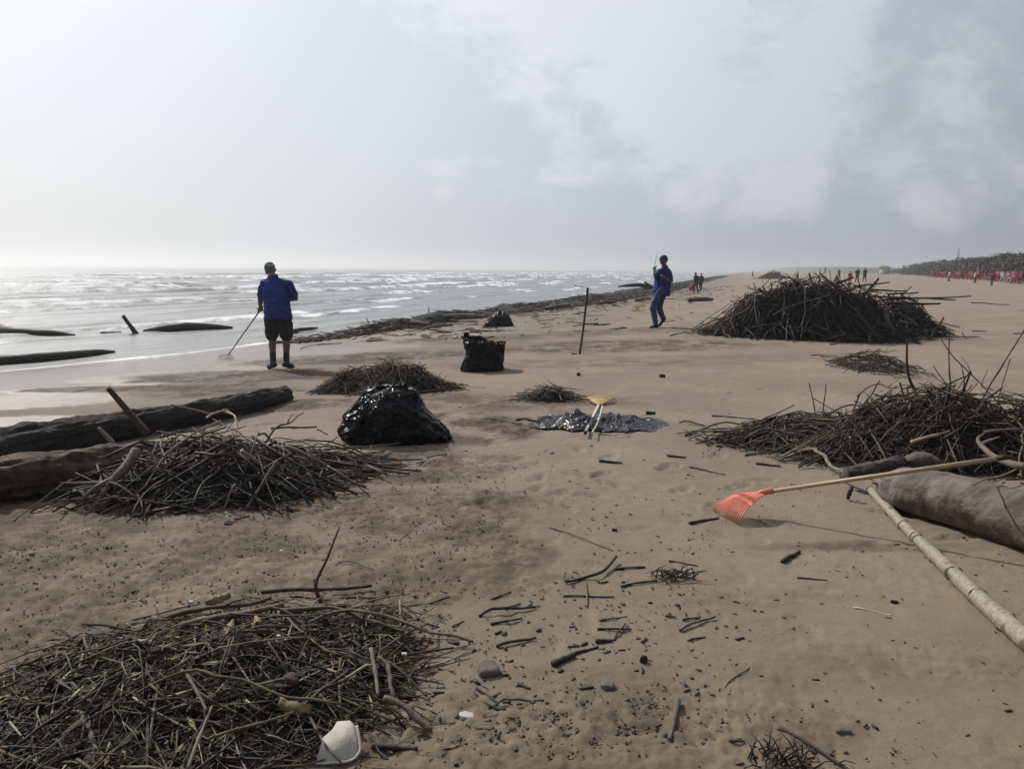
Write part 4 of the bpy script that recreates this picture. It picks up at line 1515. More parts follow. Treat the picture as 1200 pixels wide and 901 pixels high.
for (x, y, hh, lb) in ((224, 706, .09, 'white shell at the back of the nearest heap'), (390, 725, .08, 'round white shell on the back right of the nearest heap'),
                       (326, 746, .14, 'small white cap in the middle of the nearest heap'), (474, 767, .05, 'white shell at the right of the nearest heap'),
                       (243, 757, .14, 'thin white shell piece in the nearest heap'), (600, 527, .0, 'pair of white crumbs on the sand below the middle'),
                       (112, 858, .05, 'white crumb near the left front of the nearest heap'), (330, 646, 0, 'tiny white crumb on the sand above the nearest heap')):
    rock(x, y, (.012, .009, .006), 'white', lb, 'shell', 'shell', seed=x, h=hh)
for (x, y, hh, lb) in ((256, 703, .10, 'curled yellow brown husk on the back of the nearest heap'), (268, 740, .13, 'dull yellow husk in the nearest heap'),
                       (302, 730, .13, 'pale olive husk right of the dull yellow one'), (345, 830, .12, 'green brown husk above the white foam piece')):
    p = at(x, y, hh)
    u, v = np.meshgrid(np.linspace(-1, 1, 12), np.linspace(-1, 1, 8))
    V = np.stack([u * .05, v * .022 * (1 - .6 * u * u), .02 * (1 - v * v) + .01 * perlin(u * 3, v * 3, int(x))], -1).reshape(-1, 3)
    me = mesh_np('husk', V, grid_faces(8, 12))
    o = link('husk', me, None, M['leaf'])
    o.location = p
    o.rotation_euler = (.3, -.2, x * .1)
    md = o.modifiers.new('s', 'SOLIDIFY')
    md.thickness = .003
    tag(o, lb, 'husk')


def foam_piece():
    # tray fragment: flat bottom with one turned up rim
    P = [(-.062, -.045), (-.05, .028), (-.02, .050), (-.012, .074), (.030, .074), (.046, .055), (.060, -.006), (.058, -.028), (.036, -.045)]
    bm = bmesh.new()
    lo = [bm.verts.new((x, y, 0)) for x, y in P]
    hi = [bm.verts.new((x * .97, y * .97, .008)) for x, y in P]
    bm.faces.new(lo[::-1])
    bm.faces.new(hi)
    for i in range(len(P)):
        j = (i + 1) % len(P)
        bm.faces.new((lo[i], lo[j], hi[j], hi[i]))
    bmesh.ops.bevel(bm, geom=list(bm.edges), offset=.0022, segments=2, affect='EDGES')
    me = bpy.data.meshes.new('tray_base')
    bm.to_mesh(me)
    bm.free()
    e = empty('foam_tray', at(397, 874, .03))
    e.rotation_euler = (R(34), R(-3), R(4))
    tag(e, 'torn dirty white foam tray piece at the foot of the nearest heap', 'litter')
    link('tray_base', me, e, M['white'])
    V, Fc = tube(smooth_path([(-.064, -.046, .004), (-.02, -.049, .006), (.036, -.047, .006), (.060, -.030, .006), (.064, -.004, .006), (.05, .055, .004)], 30), np.full(30, .0045), 8)
    link('rim', mesh_np('rim', V, Fc), e, M['white'])


foam_piece()

# trunks in the water ----------------------------------------------------
def water_pt(px, py, z=0.0):
    d = CAMROT @ Vector(((px - 600) / F, -(py - 450.5) / F, -1.0))
    t = (EYE - z) / -d.z
    return Vector((d.x * t, d.y * t, z))


def wlimb(pts, rad, label, name='drift_log', cat='log', lift=0.3, mat='dark', **kw):
    P = [water_pt(x, y, 0) + Vector((0, 0, r * lift)) for (x, y), r in zip(pts, rad)]
    return limb(name, P, rad, mat, label, cat, **kw)


wlimb([(-60, 378), (-10, 388), (10, 392), (40, 393), (70, 393), (87, 394)], [.22, .18, .14, .11, .08, .04], 'dark drift log in the shallows at the left edge, farther out', sides=14, n=30, noise=.2, lift=.55)
wlimb([(-40, 430), (0, 427), (40, 424), (80, 420), (112, 416), (134, 413)], [.12, .12, .12, .11, .09, .03], 'long dark drift log on the wet sand at the left edge', sides=14, n=36, noise=.18, lift=.4)
wlimb([(168, 389), (195, 388), (222, 387), (250, 386), (272, 385)], [.05, .14, .17, .12, .05], 'low dark drift log in the shallows left of the raking person', sides=14, n=30, noise=.2, lift=.35)
wlimb([(118, 391), (142, 390)], [.04, .03], 'tiny piece of driftwood in the water beside the upright stake', sides=8, n=8)
p = water_pt(158, 391)
limb('stake', [ptY(160, 392, p.y), ptY(152, 381, p.y), ptY(144, 370, p.y)], [.075, .06, .05], 'dark', 'dark stake slanting up out of the shallows', 'stake', 8, 10, noise=.1)
P_ = [at(x, y) + Vector((0, 0, .12)) for x, y in ((345, 393), (352, 391), (372, 389))]
limb('dark_branch', P_, [.07, .06, .03], 'dark', 'dark branch at the water edge just right of the raking person', 'branch', 8, 12, noise=.2)
p = water_pt(680, 336.5)
limb('drift_branch', [ptY(673, 334.6, p.y), ptY(676, 335.6, p.y), ptY(683, 336.2, p.y)], [.07, .07, .03], 'dark', 'small dark branch far out in the shallows beyond the planted bar', 'branch', 8, 10)
Yw = 50
limb('drift_log', [ptY(724, 336, Yw), ptY(738, 334.5, Yw), ptY(752, 334.3, Yw), ptY(764, 337, Yw)], [.04, .11, .12, .12], 'dark', 'dark root end sticking out of the wrack left of the walking person', 'log', 10, 16, noise=.2)
limb('drift_root', [ptY(755, 330, Yw), ptY(760, 334, Yw), ptY(766, 337, Yw)], [.05, .09, .1], 'dark', 'short root pointing up left of the walking person', 'root', 8, 10)
for i, (x0, y0, x1, y1, r, mt, lb) in enumerate([
    (510, 372, 568, 371, .09, 'greybark', 'grey log lying on the wrack line left of the farthest bag'),
    (470, 378, 505, 380, .07, 'bark', 'brown log lying at the near end of the wrack line'),
    (500, 384, 530, 381, .05, 'grey', 'thin grey log in front of the wrack line'),
    (745, 352, 762, 350, .10, 'greybark', 'grey log on the wrack line left of the walking person'),
    (806, 352, 836, 351, .10, 'greybark', 'grey log on the wrack right of the walking person'),
    (640, 362, 668, 358, .08, 'bark', 'brown log lying on the wrack left of the planted bar'),
    (700, 356, 722, 354, .08, 'greybark', 'grey log on the wrack right of the planted bar')]):
    A, B = at(x0, y0, .16), at(x1, y1, .16)
    limb('wrack_log', [A, (A + B) / 2 + Vector((0, 0, .03)), B], [r * .8, r, r * .7], mt, lb, sides=12, n=20, noise=.15, nfreq=2, seed=i)
for i, (x, y, dx, dy, lb) in enumerate([(502, 372, 1, -12, 'thin twig standing up from the near part of the wrack'), (432, 380, -3, -8, 'twig standing at the left end of the wrack'),
                                        (680, 354, -3, -10, 'curved twig standing on the wrack beside the planted bar'), (835, 330, -8, 1, 'branch over the water right of the distant walkers')]):
    p = at(x, y, .1)
    stick(p, ptY(x + dx, y + dy, p.y), .04, 'dark', lb, 'twig', 'twig')

# planted bar, rakes -------------------------------------------------------
pb = at(679, 415)
limb('planted_bar', [ptY(679, 417, pb.y), ptY(683.5, 385, pb.y), ptY(689, 337, pb.y + .05)], [.022, .020, .022], 'rust',
     'thin dark bar planted upright in the sand between the two people', 'stake', 8, 16, noise=.05)
rock(673, 415, (.07, .05, .012), 'soil', 'little mound of dark sand at the foot of the planted bar', 'sand_lump', 'sand', seed=3)


def rake(name, label, tip, neck, end, width, col, nt=15, hmat='handle', hr=.012, length=.34, up=None):
    """leaf rake: fan of flat tines from neck to tip, handle from neck to end"""
    tip, neck, end = Vector(tip), Vector(neck), Vector(end)
    e = empty(name, tip)
    tag(e, label, 'rake')
    o = np.array(tip)
    ax = (neck - tip)
    side = ax.cross(up or Vector((0, 0, 1))).normalized()
    nrm = side.cross(ax).normalized()
    A, S_, Nn = np.array(ax), np.array(side), np.array(nrm)
    if Nn[2] < 0:
        Nn = -Nn
    L_ = ax.length
    # web
    nu, nv = 13, 22
    u = np.linspace(-1, 1, nv)[None, :]
    v = np.linspace(.45, 1.0, nu)[:, None]
    wv = (width / 2) * (1 - v) ** .75 / 1.0 + .018
    V = A[None, None] * (v + 0 * u)[..., None] + S_[None, None] * (wv * u)[..., None] + Nn[None, None] * (L_ * .16 * np.sin(v * math.pi) * (1 - .35 * u * u))[..., None]
    V = np.concatenate([V.reshape(-1, 3), (V - Nn * .004).reshape(-1, 3)])
    f1 = grid_faces(nu, nv)
    keep = [q for k, q in enumerate(f1) if not ((k % (nv - 1)) % 2 == 1 and 2 <= (k // (nv - 1)) <= 4)]
    f1 = np.array(keep)
    me = mesh_np('rake_head', V, np.vstack([f1, f1[:, ::-1] + nu * nv]))
    link('rake_head', me, e, M[col])
    for i in range(nt):
        uu = -1 + 2 * i / (nt - 1)
        vs = np.array([.62, .40, .2, .05, .0])
        wv = (width / 2) * (1 - vs) ** .75 + .018 * (vs > .5)
        P = A[None] * vs[:, None] + S_[None] * (wv * uu)[:, None] + Nn[None] * (L_ * .16 * np.sin(vs * math.pi) * (1 - .35 * uu * uu))[:, None]
        P[-1] -= Nn * .03
        V, Fc = tube(P, [.0045, .0045, .004, .0035, .0025], 6)
        link('tine', mesh_np('tine', V, Fc), e, M[col])
    nk = neck - tip
    d = (end - neck).normalized()
    V, Fc = tube(np.array([nk - ax.normalized() * .03, nk, nk + d * .07]), [.018, .017, .017], 14)
    link('socket', mesh_np('socket', V, Fc), e, M[col])
    E = end - tip
    V, Fc = tube(np.array([nk + d * .05, (nk + E) / 2, E]), [hr, hr * 1.02, hr], 12)
    h = link('handle', mesh_np('handle', V, Fc), e, M[hmat])
    V, Fc = tube(np.array([E - d * .03, E + d * .012]), [hr * 1.12, hr * 1.12], 12)
    link('end_cap', mesh_np('end_cap', V, Fc), e, M['dark'])
    return e


rake('leaf_rake', 'orange plastic fan rake lying with its wooden handle propped on the grey log',
     at(850, 603, .03), at(893, 577, .14), at(1177, 536, .50), .27, 'orange')
rake('leaf_rake', 'yellow plastic rake lying behind the flattened black bag with its pale handle over it',
     at(703, 469, .0), at(702, 474, .02), at(686, 507, .05), .40, 'yellow', hmat='whitestick', hr=.013)
S(706, 476, 694, 507, .022, 'whitestick', 'pale pole lying beside the rake handle on the flattened bag', .07, .06, 'pole', 'pole', k=0)

# black bags -----------------------------------------------------------------
def ridged(x, y, oct=4, seed=0):
    s, a = 0, 1
    for k in range(oct):
        s = s + a * (1 - 2 * np.abs(perlin(x * 2 ** k, y * 2 ** k, seed + k)) * 1.6)
        a *= .5
    return s / 1.9


def crumple(V, cx, amp, f, seed):
    """faceted creases: nearest of random planes, pushed along the radial direction"""
    r_ = np.random.RandomState(seed)
    pts = r_.uniform(-1, 1, (int(46 * f), 3)) * np.array([.6, .6, .6])
    hts = r_.uniform(-1, 1, len(pts))
    d = np.linalg.norm(V[:, None, :] - pts[None] - np.array([0, 0, .3]), axis=2)
    idx = np.argsort(d, axis=1)[:, :3]
    dd = np.take_along_axis(d, idx, 1)
    w = 1 / (dd ** 3 + 1e-4)
    h = (w * hts[idx]).sum(1) / w.sum(1)
    edge = np.clip((dd[:, 1] - dd[:, 0]) / .05, 0, 1)
    n = V - cx
    n[:, 2] *= .4
    n /= np.linalg.norm(n, axis=1)[:, None] + 1e-6
    return V + n * (amp * h + amp * .5 * (1 - edge))[:, None]


def bag(loc, rings, label, name='garbage_bag', open_top=False, seed=0, amp=.03, rim=0.0, mouth=None, parts=()):
    """rings: (z, cx, cy, rx, ry); loc: ground point"""
    rg = smooth_path(rings, 70)
    n = 110
    a = np.linspace(0, 2 * math.pi, n, endpoint=False)
    z, cx, cy, rx, ry = rg.T
    rx, ry = np.clip(rx, .003, None), np.clip(ry, .003, None)
    wr = .14 * ridged(a[None] * 2.6 + z[:, None] * 2.0, z[:, None] * 4.5 + 0 * a[None], 5, seed) + .04 * np.sin(a[None] * 9 + 4 * z[:, None] + seed)
    # seam of the periodic noise hidden by blending
    bl = np.clip(np.minimum(a, 2 * math.pi - a) / .6, 0, 1)[None]
    wr = wr * bl
    sq = (np.abs(np.cos(a)) ** 3 + np.abs(np.sin(a)) ** 3) ** (-1 / 3.)
    X = cx[:, None] + rx[:, None] * np.cos(a)[None] * sq[None] * (1 + wr)
    Y = cy[:, None] + ry[:, None] * np.sin(a)[None] * sq[None] * (1 + wr)
    Z = z[:, None] + 0 * X + .10 * (z[:, None] > .05) * perlin(a[None] * 1.6 + seed, z[:, None] * 3, seed + 2) * z[:, None] * bl
    V = np.stack([X, Y, Z], -1).reshape(-1, 3)
    V[:, 2] -= rim * V[:, 0] / .3 * np.clip(V[:, 2], 0, 1)
    V = crumple(V, np.array([0, 0, .2]), amp, 2.6, seed)
    V[:, 2] = np.maximum(V[:, 2], -.01)
    Fc = grid_faces(len(z), n, True)
    if not open_top:
        top = V[-n:].mean(0)
        V = np.vstack([V, top])
        t = len(V) - 1
        b = (len(z) - 1) * n
        Fc = np.vstack([Fc, [[b + i, b + (i + 1) % n, t, t] for i in range(n)]])
        # degenerate quads are turned into triangles by a clean up below
    e = empty(name, loc)
    tag(e, label, 'garbage bag')
    me = mesh_np('bag_body', V, Fc)
    me.validate()
    o = link('bag_body', me, e, M['bag'])
    if open_top:
        md = o.modifiers.new('s', 'SOLIDIFY')
        md.thickness = .004
    for (nm, pts, wdt) in parts:
        # folded flaps of loose film
        P = smooth_path(pts, 24)
        t = np.linspace(-1, 1, 14)
        T, U, W = frames(P)
        w_ = np.interp(np.linspace(0, 1, 24), np.linspace(0, 1, len(wdt)), wdt)
        G = P[:, None] + (W[:, None] * t[None, :, None] * w_[:, None, None]) + U[:, None] * (.25 * w_[:, None] * ridged(np.linspace(0, 3, 24)[:, None] + seed, t[None] * 2.0, 3, seed))[..., None]
        m2 = mesh_np(nm, G.reshape(-1, 3), grid_faces(24, 14))
        o2 = link(nm, m2, e, M['bag'])
        md = o2.modifiers.new('s', 'SOLIDIFY')
        md.thickness = .003
    return e


g = at(462, 521)
sc = g.y / F * 1.02
k1 = sc
b1 = Vector((g.x, g.y + .22, gz(g.x, g.y + .22)))
bag(b1, [(-.01, .02, 0, .40, .24), (.04, .01, 0, .43, .26), (.13, -.035, 0, .40, .26), (.22, -.07, .01, .345, .25), (.31, -.075, .02, .275, .22), (.38, -.065, .02, .225, .17),
         (.425, -.055, .02, .19, .12), (.445, -.045, .02, .12, .07), (.446, -.04, .02, .01, .01)],
    'black garbage bag lying crumpled with its opening to the left, nearest to the camera', seed=3, amp=.035,
    parts=[('bag_mouth', [(-.42, -.1, .12), (-.40, -.13, .20), (-.32, -.13, .30), (-.25, -.1, .40), (-.12, -.04, .47)], [.02, .04, .035, .04, .02]),
           ('loose_fold', [(.44, .0, .03), (.34, -.02, .12), (.28, -.03, .19)], [.03, .05, .03]),
           ('loose_fold', [(.10, -.06, .47), (-.02, -.08, .45), (-.18, -.04, .46)], [.03, .035, .02])])
g = at(566, 436)
b2 = Vector((g.x, g.y + .22, gz(g.x, g.y + .22)))
bag(b2, [(-.01, -.01, 0, .27, .20), (.05, 0, 0, .30, .22), (.14, 0, 0, .285, .22), (.25, .02, 0, .27, .21), (.36, .02, 0, .275, .21), (.43, .02, .02, .285, .21), (.47, 0.01, .03, .285, .20)],
    'black garbage bag standing open with a pointed corner behind the nearest twig heap', open_top=True, seed=8, amp=.05, rim=.09,
    parts=[('bag_corner', [(-.20, .0, .36), (-.25, .0, .48), (-.28, .0, .58)], [.11, .07, .012]),
           ('loose_fold', [(-.31, -.05, .02), (-.29, -.12, .09), (-.22, -.16, .14)], [.03, .05, .03]),
           ('loose_fold', [(.14, -.14, .40), (.24, -.14, .37), (.31, -.12, .28)], [.02, .035, .02])])
g = at(584, 383)
b3 = Vector((g.x, g.y + .25, gz(g.x, g.y + .25)))
s3 = g.y / F
bag(b3, [(-.02, 0, 0, 16.5 * s3, .25), (.06, .0, 0, 16 * s3, .27), (.16, .02, 0, 13.5 * s3, .24), (9 * s3 + .06, .04, 0, 11 * s3, .2), (14 * s3, .06, 0, 8 * s3, .14), (17.5 * s3, .08, 0, 4 * s3, .06), (18 * s3, .09, 0, .01, .01)],
    'closed black garbage bag farthest away by the wrack line', seed=5, amp=.03)


def flat_bag():
    c = at(702, 497)
    nx, ny = 46, 20
    u, v = np.meshgrid(np.linspace(-1, 1, nx), np.linspace(-1, 1, ny))
    jr = np.random.RandomState(4)
    u = u + jr.normal(0, .011, u.shape)
    v = v + jr.normal(0, .022, v.shape)
    wid = .66 * (1 + .04 * perlin(v * 3, v * 0, 3))
    dep = .40 * (1 - .35 * np.abs(u) ** 3) * (1 + .25 * perlin(u * 4, u * 0, 5))
    X = u * wid * (1 - .12 * v * v) + .06 * v
    X = np.where(u > 0, X * 1.0, X)
    Y = v * dep - .04 * u + .06 * perlin(u * 3, v * 2, 9)
    edge = (1 - np.abs(u) ** 4) * (1 - np.abs(v) ** 4)
    Z = .015 + edge * (.07 * np.clip(ridged(u * 1.9, v * 1.1, 4, 12), 0, 1) ** 1.6 + .05 * np.abs(perlin(u * 9, v * 5, 15)) + jr.normal(0, .009, u.shape))
    Z += .07 * np.exp(-((u + .25) / .25) ** 2 - ((v + .55) / .3) ** 2) + .08 * np.exp(-((u + .35) / .08) ** 2 - ((v - .55) / .3) ** 2)
    Z *= np.where(u > .45, np.clip(1 - (u - .45) * 1.5, .2, 1), 1)
    V = np.stack([X, Y, Z], -1).reshape(-1, 3)
    me = mesh_np('flattened_bag', V, grid_faces(ny, nx))
    o = link('flattened_bag', me, None, M['sheetbag'], smooth=False)
    o.location = (c.x, c.y, gz(c.x, c.y))
    md = o.modifiers.new('s', 'SOLIDIFY')
    md.thickness = .003
    md.offset = 0
    tag(o, 'empty crumpled black bag spread flat on the sand in the middle', 'garbage bag')
    S(757, 484, 768, 484, .05, 'dark', 'dark piece of wood holding down the right side of the flattened bag', .03, .03, 'stick', 'wood', k=0)
    S(605, 492, 632, 494, .03, 'brown', 'brown clump of twigs at the left edge of the flattened bag', .02, .03, k=2)
    S(570, 490, 612, 497, .014, 'brown', 'thin twig left of the flattened bag', .0, .01, k=5)


flat_bag()

# ------------------------------------------------------------------ people
def capsule(bm, a, b, ra, rb, seg=14, flat=None):
    a, b = Vector(a), Vector(b)
    d = b - a
    if d.length < 1e-5:
        d = Vector((0, 0, 1e-4))
    q = d.to_track_quat('Z', 'Y').to_matrix().to_4x4()
    n = 5
    rings = []
    for i in range(n):
        t = i / n * math.pi / 2
        rings.append((-ra * math.cos(t), ra * math.sin(t)))
    rings.append((0, ra))
    rings.append((d.length, rb))
    for i in range(1, n + 1):
        t = i / n * math.pi / 2
        rings.append((d.length + rb * math.sin(t), rb * math.cos(t)))
    prev = None
    m = Matrix.Translation(a) @ q
    for (z, r) in rings:
        r = max(r, 1e-4)
        ring = [bm.verts.new(m @ Vector((r * math.cos(k / seg * 2 * math.pi), r * math.sin(k / seg * 2 * math.pi), z))) for k in range(seg)]
        if prev:
            for k in range(seg):
                bm.faces.new((prev[k], prev[(k + 1) % seg], ring[(k + 1) % seg], ring[k]))
        else:
            bm.faces.new(ring[::-1])
        prev = ring
    bm.faces.new(prev)


def ellip(bm, c, r, rot=None):
    m = Matrix.Translation(c) @ (rot.to_matrix().to_4x4() if rot else Matrix()) @ Matrix.Diagonal((*r, 1))
    bmesh.ops.create_uvsphere(bm, u_segments=20, v_segments=14, radius=1, matrix=m)


def loft(bm, rings, seg=24):
    """closed body from ellipse rings (centre, rx, ry)"""
    prev = None
    for (c, rx, ry) in rings:
        ring = [bm.verts.new((c[0] + rx * math.cos(k / seg * 2 * math.pi), c[1] + ry * math.sin(k / seg * 2 * math.pi), c[2])) for k in range(seg)]
        if prev:
            for k in range(seg):
                bm.faces.new((prev[k], prev[(k + 1) % seg], ring[(k + 1) % seg], ring[k]))
        else:
            bm.faces.new(ring[::-1])
        prev = ring
    bm.faces.new(prev)


def fuse(bm, name, voxel, parent, mat, smooth=3, wrinkle=0.0):
    me = bpy.data.meshes.new(name)
    bm.to_mesh(me)
    bm.free()
    o = bpy.data.objects.new(name, me)
    COL.objects.link(o)
    r = o.modifiers.new('r', 'REMESH')
    r.mode = 'VOXEL'
    r.voxel_size = voxel
    s = o.modifiers.new('s', 'SMOOTH')
    s.iterations = smooth
    s.factor = .5
    dg = bpy.context.evaluated_depsgraph_get()
    me2 = bpy.data.meshes.new_from_object(o.evaluated_get(dg))
    o.modifiers.clear()
    o.data = me2
    bpy.data.meshes.remove(me)
    if wrinkle:
        n = len(me2.vertices)
        co = np.empty(n * 3, np.float32)
        me2.vertices.foreach_get('co', co)
        co = co.reshape(-1, 3)
        no = np.empty(n * 3, np.float32)
        me2.vertices.foreach_get('normal', no)
        no = no.reshape(-1, 3)
        h = fbm(co[:, 0] * 9 + co[:, 2] * 5, co[:, 2] * 11 + co[:, 1] * 6, 3, 5)
        co = co + no * (h * wrinkle)[:, None]
        me2.vertices.foreach_set('co', co.astype(np.float32).ravel())
        me2.update()
    me2.materials.clear()
    me2.materials.append(mat)
    me2.polygons.foreach_set('use_smooth', np.ones(len(me2.polygons), bool))
    o.parent = parent
    return o


def hand(bm, wrist, elbow, curl=1.0, side=1, grip=None, s=1.0):
    """palm, four bent fingers and a thumb closing round a rod direction grip"""
    w, e = Vector(wrist), Vector(elbow)
    d = (w - e).normalized()
    g = (grip or Vector((0, 1, 0))).normalized()
    across = (g - d * g.dot(d)).normalized()
    nrm = d.cross(across).normalized() * side
    palm = w + d * .055 * s
    capsule(bm, w + across * .018 * s, palm + across * .026 * s, .020 * s, .018 * s)
    capsule(bm, w - across * .018 * s, palm - across * .026 * s, .020 * s, .018 * s)
    capsule(bm, w, palm, .024 * s, .022 * s)
    for i, ln in enumerate((.85, 1.0, .95, .75)):
        k = palm + d * .02 * s + across * (.030 - .020 * i) * s
        p1 = k + (d * .8 + nrm * .6 * curl).normalized() * .036 * ln * s
        p2 = p1 + (d * .1 + nrm * curl).normalized() * .026 * ln * s
        p3 = p2 + (-d * .8 * curl + nrm * .3 + d * .6 * (1 - curl)).normalized() * .020 * ln * s
        capsule(bm, k, p1, .0105 * s, .0095 * s, 8)
        capsule(bm, p1, p2, .0095 * s, .009 * s, 8)
        capsule(bm, p2, p3, .009 * s, .0075 * s, 8)
    t0 = w + across * .03 * s + d * .012 * s
    t1 = t0 + (across * .8 + nrm * .7 + d * .5).normalized() * .035 * s
    t2 = t1 + (nrm * .9 + d * .6 - across * .3).normalized() * .028 * s
    capsule(bm, t0, t1, .013 * s, .011 * s, 8)
    capsule(bm, t1, t2, .011 * s, .009 * s, 8)


def person(loc, rz, scale, J, label, voxel=.007, top='shirt', bottom='shorts', cap='greencap', shorts=True, gloves=None, extra=None, group=None, detail=True, capdir=None):
    """J: joints in metres, person faces +Y in its own frame, feet on z = 0"""
    e = empty('person', loc, rz)
    e.scale = (scale,) * 3
    tag(e, label, 'person', group)
    V_ = {k: Vector(v) for k, v in J.items() if isinstance(v, tuple)}
    w = J.get('bulk', 1.0) if isinstance(J.get('bulk', 1.0), float) else 1.0
    bm = bmesh.new()
    hd, nk = V_['head'], V_['neck']
    f = V_['face'].normalized()
    up = (hd - nk).normalized()
    up = (up - f * up.dot(f)).normalized()
    sd = f.cross(up).normalized()
    rot = Matrix((sd, f, up)).transposed().to_quaternion()
    ellip(bm, hd + up * .012, (.075, .094, .105), rot)
    ellip(bm, hd + f * .025 - up * .05, (.055, .062, .062), rot)
    capsule(bm, nk - Vector((0, 0, .04)), hd - up * .06, .062, .055)
    if detail:
        capsule(bm, hd + f * .088 + up * .0, hd + f * .108 - up * .025, .010, .013, 8)        # nose
        for s in (-1, 1):
            ellip(bm, hd + sd * s * .078 - f * .005 - up * .012, (.010, .018, .030), rot)        # ears
            ellip(bm, hd + f * .078 + sd * s * .030 + up * .010, (.014, .010, .009), rot)        # eyes
        ellip(bm, hd + f * .088 - up * .055, (.024, .010, .007), rot)                            # lips
        ellip(bm, hd + f * .075 - up * .085, (.022, .018, .016), rot)                            # chin
    pv, ch = V_['pelvis'], V_['chest']
    loft(bm, [((pv.x, pv.y, pv.z - .10), .10 * w, .08 * w), ((pv.x, pv.y, pv.z), .15 * w, .11 * w), (tuple(pv.lerp(ch, .45)), .14 * w, .10 * w), (tuple(ch), .16 * w, .11 * w),
              ((nk.x, nk.y, nk.z - .09), .15, .085), ((nk.x, nk.y, nk.z - .02), .07, .06)])
    for s in 'LR':
        sh, el, wr = V_['sh' + s], V_['el' + s], V_['wr' + s]
        hp, kn, an, to = V_['hip' + s], V_['kn' + s], V_['an' + s], V_['toe' + s]
        capsule(bm, nk - Vector((0, 0, .075)), sh, .045, .050)
        capsule(bm, sh, el, .052, .040)
        capsule(bm, el, el.lerp(wr, .35), .040, .042)
        capsule(bm, el.lerp(wr, .35), wr, .042, .026)
        if detail:
            hand(bm, wr, el, .95, 1 if s == 'L' else -1, V_.get('grip' + s))
        else:
            capsule(bm, wr, wr + (wr - el).normalized() * .08, .03, .028)
        capsule(bm, hp, kn, .088 * w, .058)
        md = kn.lerp(an, .3)
        capsule(bm, kn, md, .054, .058)
        capsule(bm, md, an, .058, .036)
        capsule(bm, an, to, .036, .03)
    fuse(bm, 'body', voxel, e, M['skin'] if detail else M['skin'], 3)
    # shirt
    bm = bmesh.new()
    hz_ = J['hem']
    loft(bm, [((pv.x, pv.y, hz_), .205 * w, .150 * w), ((pv.x, pv.y, pv.z), .200 * w, .150 * w), (tuple(pv.lerp(ch, .5)), .195 * w, .150 * w), (tuple(ch), .200 * w, .140 * w),
              ((nk.x, nk.y, nk.z - .125), .165, .115), ((nk.x, nk.y, nk.z - .06), .115, .085), ((nk.x, nk.y, nk.z - .02), .080, .072), ((nk.x, nk.y, nk.z + .005), .068, .066)])
    for s in 'LR':
        sh, el = V_['sh' + s], V_['el' + s]
        capsule(bm, nk - Vector((0, 0, .075)), sh, .058, .064)
        q = el if J.get('longsleeve') else sh.lerp(el, .88)
        d = (el - sh).normalized()
        prev = None
        capsule(bm, sh, sh.lerp(q, .85), .066, .066)
        capsule(bm, sh.lerp(q, .5), q - d * .03, .067, .066)
        if J.get('longsleeve'):
            capsule(bm, el, V_['wr' + s], .055, .04)
    if detail:
        for k in range(12):   # collar
            a = k / 12 * 6.283
            capsule(bm, (nk.x + .066 * math.cos(a), nk.y + .062 * math.sin(a), nk.z - .02), (nk.x + .066 * math.cos(a), nk.y + .062 * math.sin(a), nk.z + .012), .013, .011, 6)
    fuse(bm, 'polo_shirt' if detail else 'shirt', voxel, e, M[top], 3, wrinkle=.030)
    bm = bmesh.new()
    loft(bm, [((pv.x, pv.y, pv.z - .16), .10 * w, .09 * w), ((pv.x, pv.y, pv.z - .06), .18 * w, .13 * w), ((pv.x, pv.y, pv.z + .04), .175 * w, .13 * w)])
    for s in 'LR':
        hp, kn, an = V_['hip' + s], V_['kn' + s], V_['an' + s]
        if shorts:
            capsule(bm, hp, hp.lerp(kn, .55), .112 * w, .108 * w)
            ends = hp.lerp(kn, 1.0)
            capsule(bm, hp.lerp(kn, .5), ends - (ends - hp).normalized() * .04, .105 * w, .100 * w)
        else:
            capsule(bm, hp, kn, .105 * w, .076)
            capsule(bm, kn, kn.lerp(an, .35), .076, .075)
            capsule(bm, kn.lerp(an, .35), an + Vector((0, 0, .02)), .075, .058)
    fuse(bm, 'shorts' if shorts else 'trousers', voxel, e, M[bottom], 3, wrinkle=.022)
    for s in 'LR':
        kn, an, to = V_['kn' + s], V_['an' + s], V_['toe' + s]
        bm = bmesh.new()
        d = (to - an)
        fl = Vector((d.x, d.y, d.z)).normalized()
        heel = an - fl * .045 + Vector((0, 0, -.035)) if not J.get('lift' + s) else an - fl * .05
        capsule(bm, an + (kn - an).normalized() * (.17 if shorts else .05), an, .050, .050)
        capsule(bm, an, heel, .048, .044)
        capsule(bm, heel, to, .044, .042)
        capsule(bm, to, to + fl * .04, .042, .032)
        fuse(bm, 'boot', voxel, e, M['shoe'], 2)
    # cap
    if cap:
        bm = bmesh.new()
        ellip(bm, hd + up * .040 - f * .005, (.085, .102, .088), rot)
        bmesh.ops.bisect_plane(bm, geom=bm.verts[:] + bm.edges[:] + bm.faces[:], plane_co=hd + up * .012, plane_no=(up - f * .30).normalized(), clear_inner=True)
        edges = [x for x in bm.edges if x.is_boundary]
        if edges:
            bmesh.ops.holes_fill(bm, edges=edges)
        me = bpy.data.meshes.new('cap')
        bm.to_mesh(me)
        bm.free()
        c = link('cap', me, e, M[cap])
        bm = bmesh.new()
        cc = hd + up * .034 + f * .10
        ellip(bm, cc - up * .006, (.066, .066, .007), rot)
        me = bpy.data.meshes.new('brim')
        bm.to_mesh(me)
        bm.free()
        link('brim', me, c, M[cap])
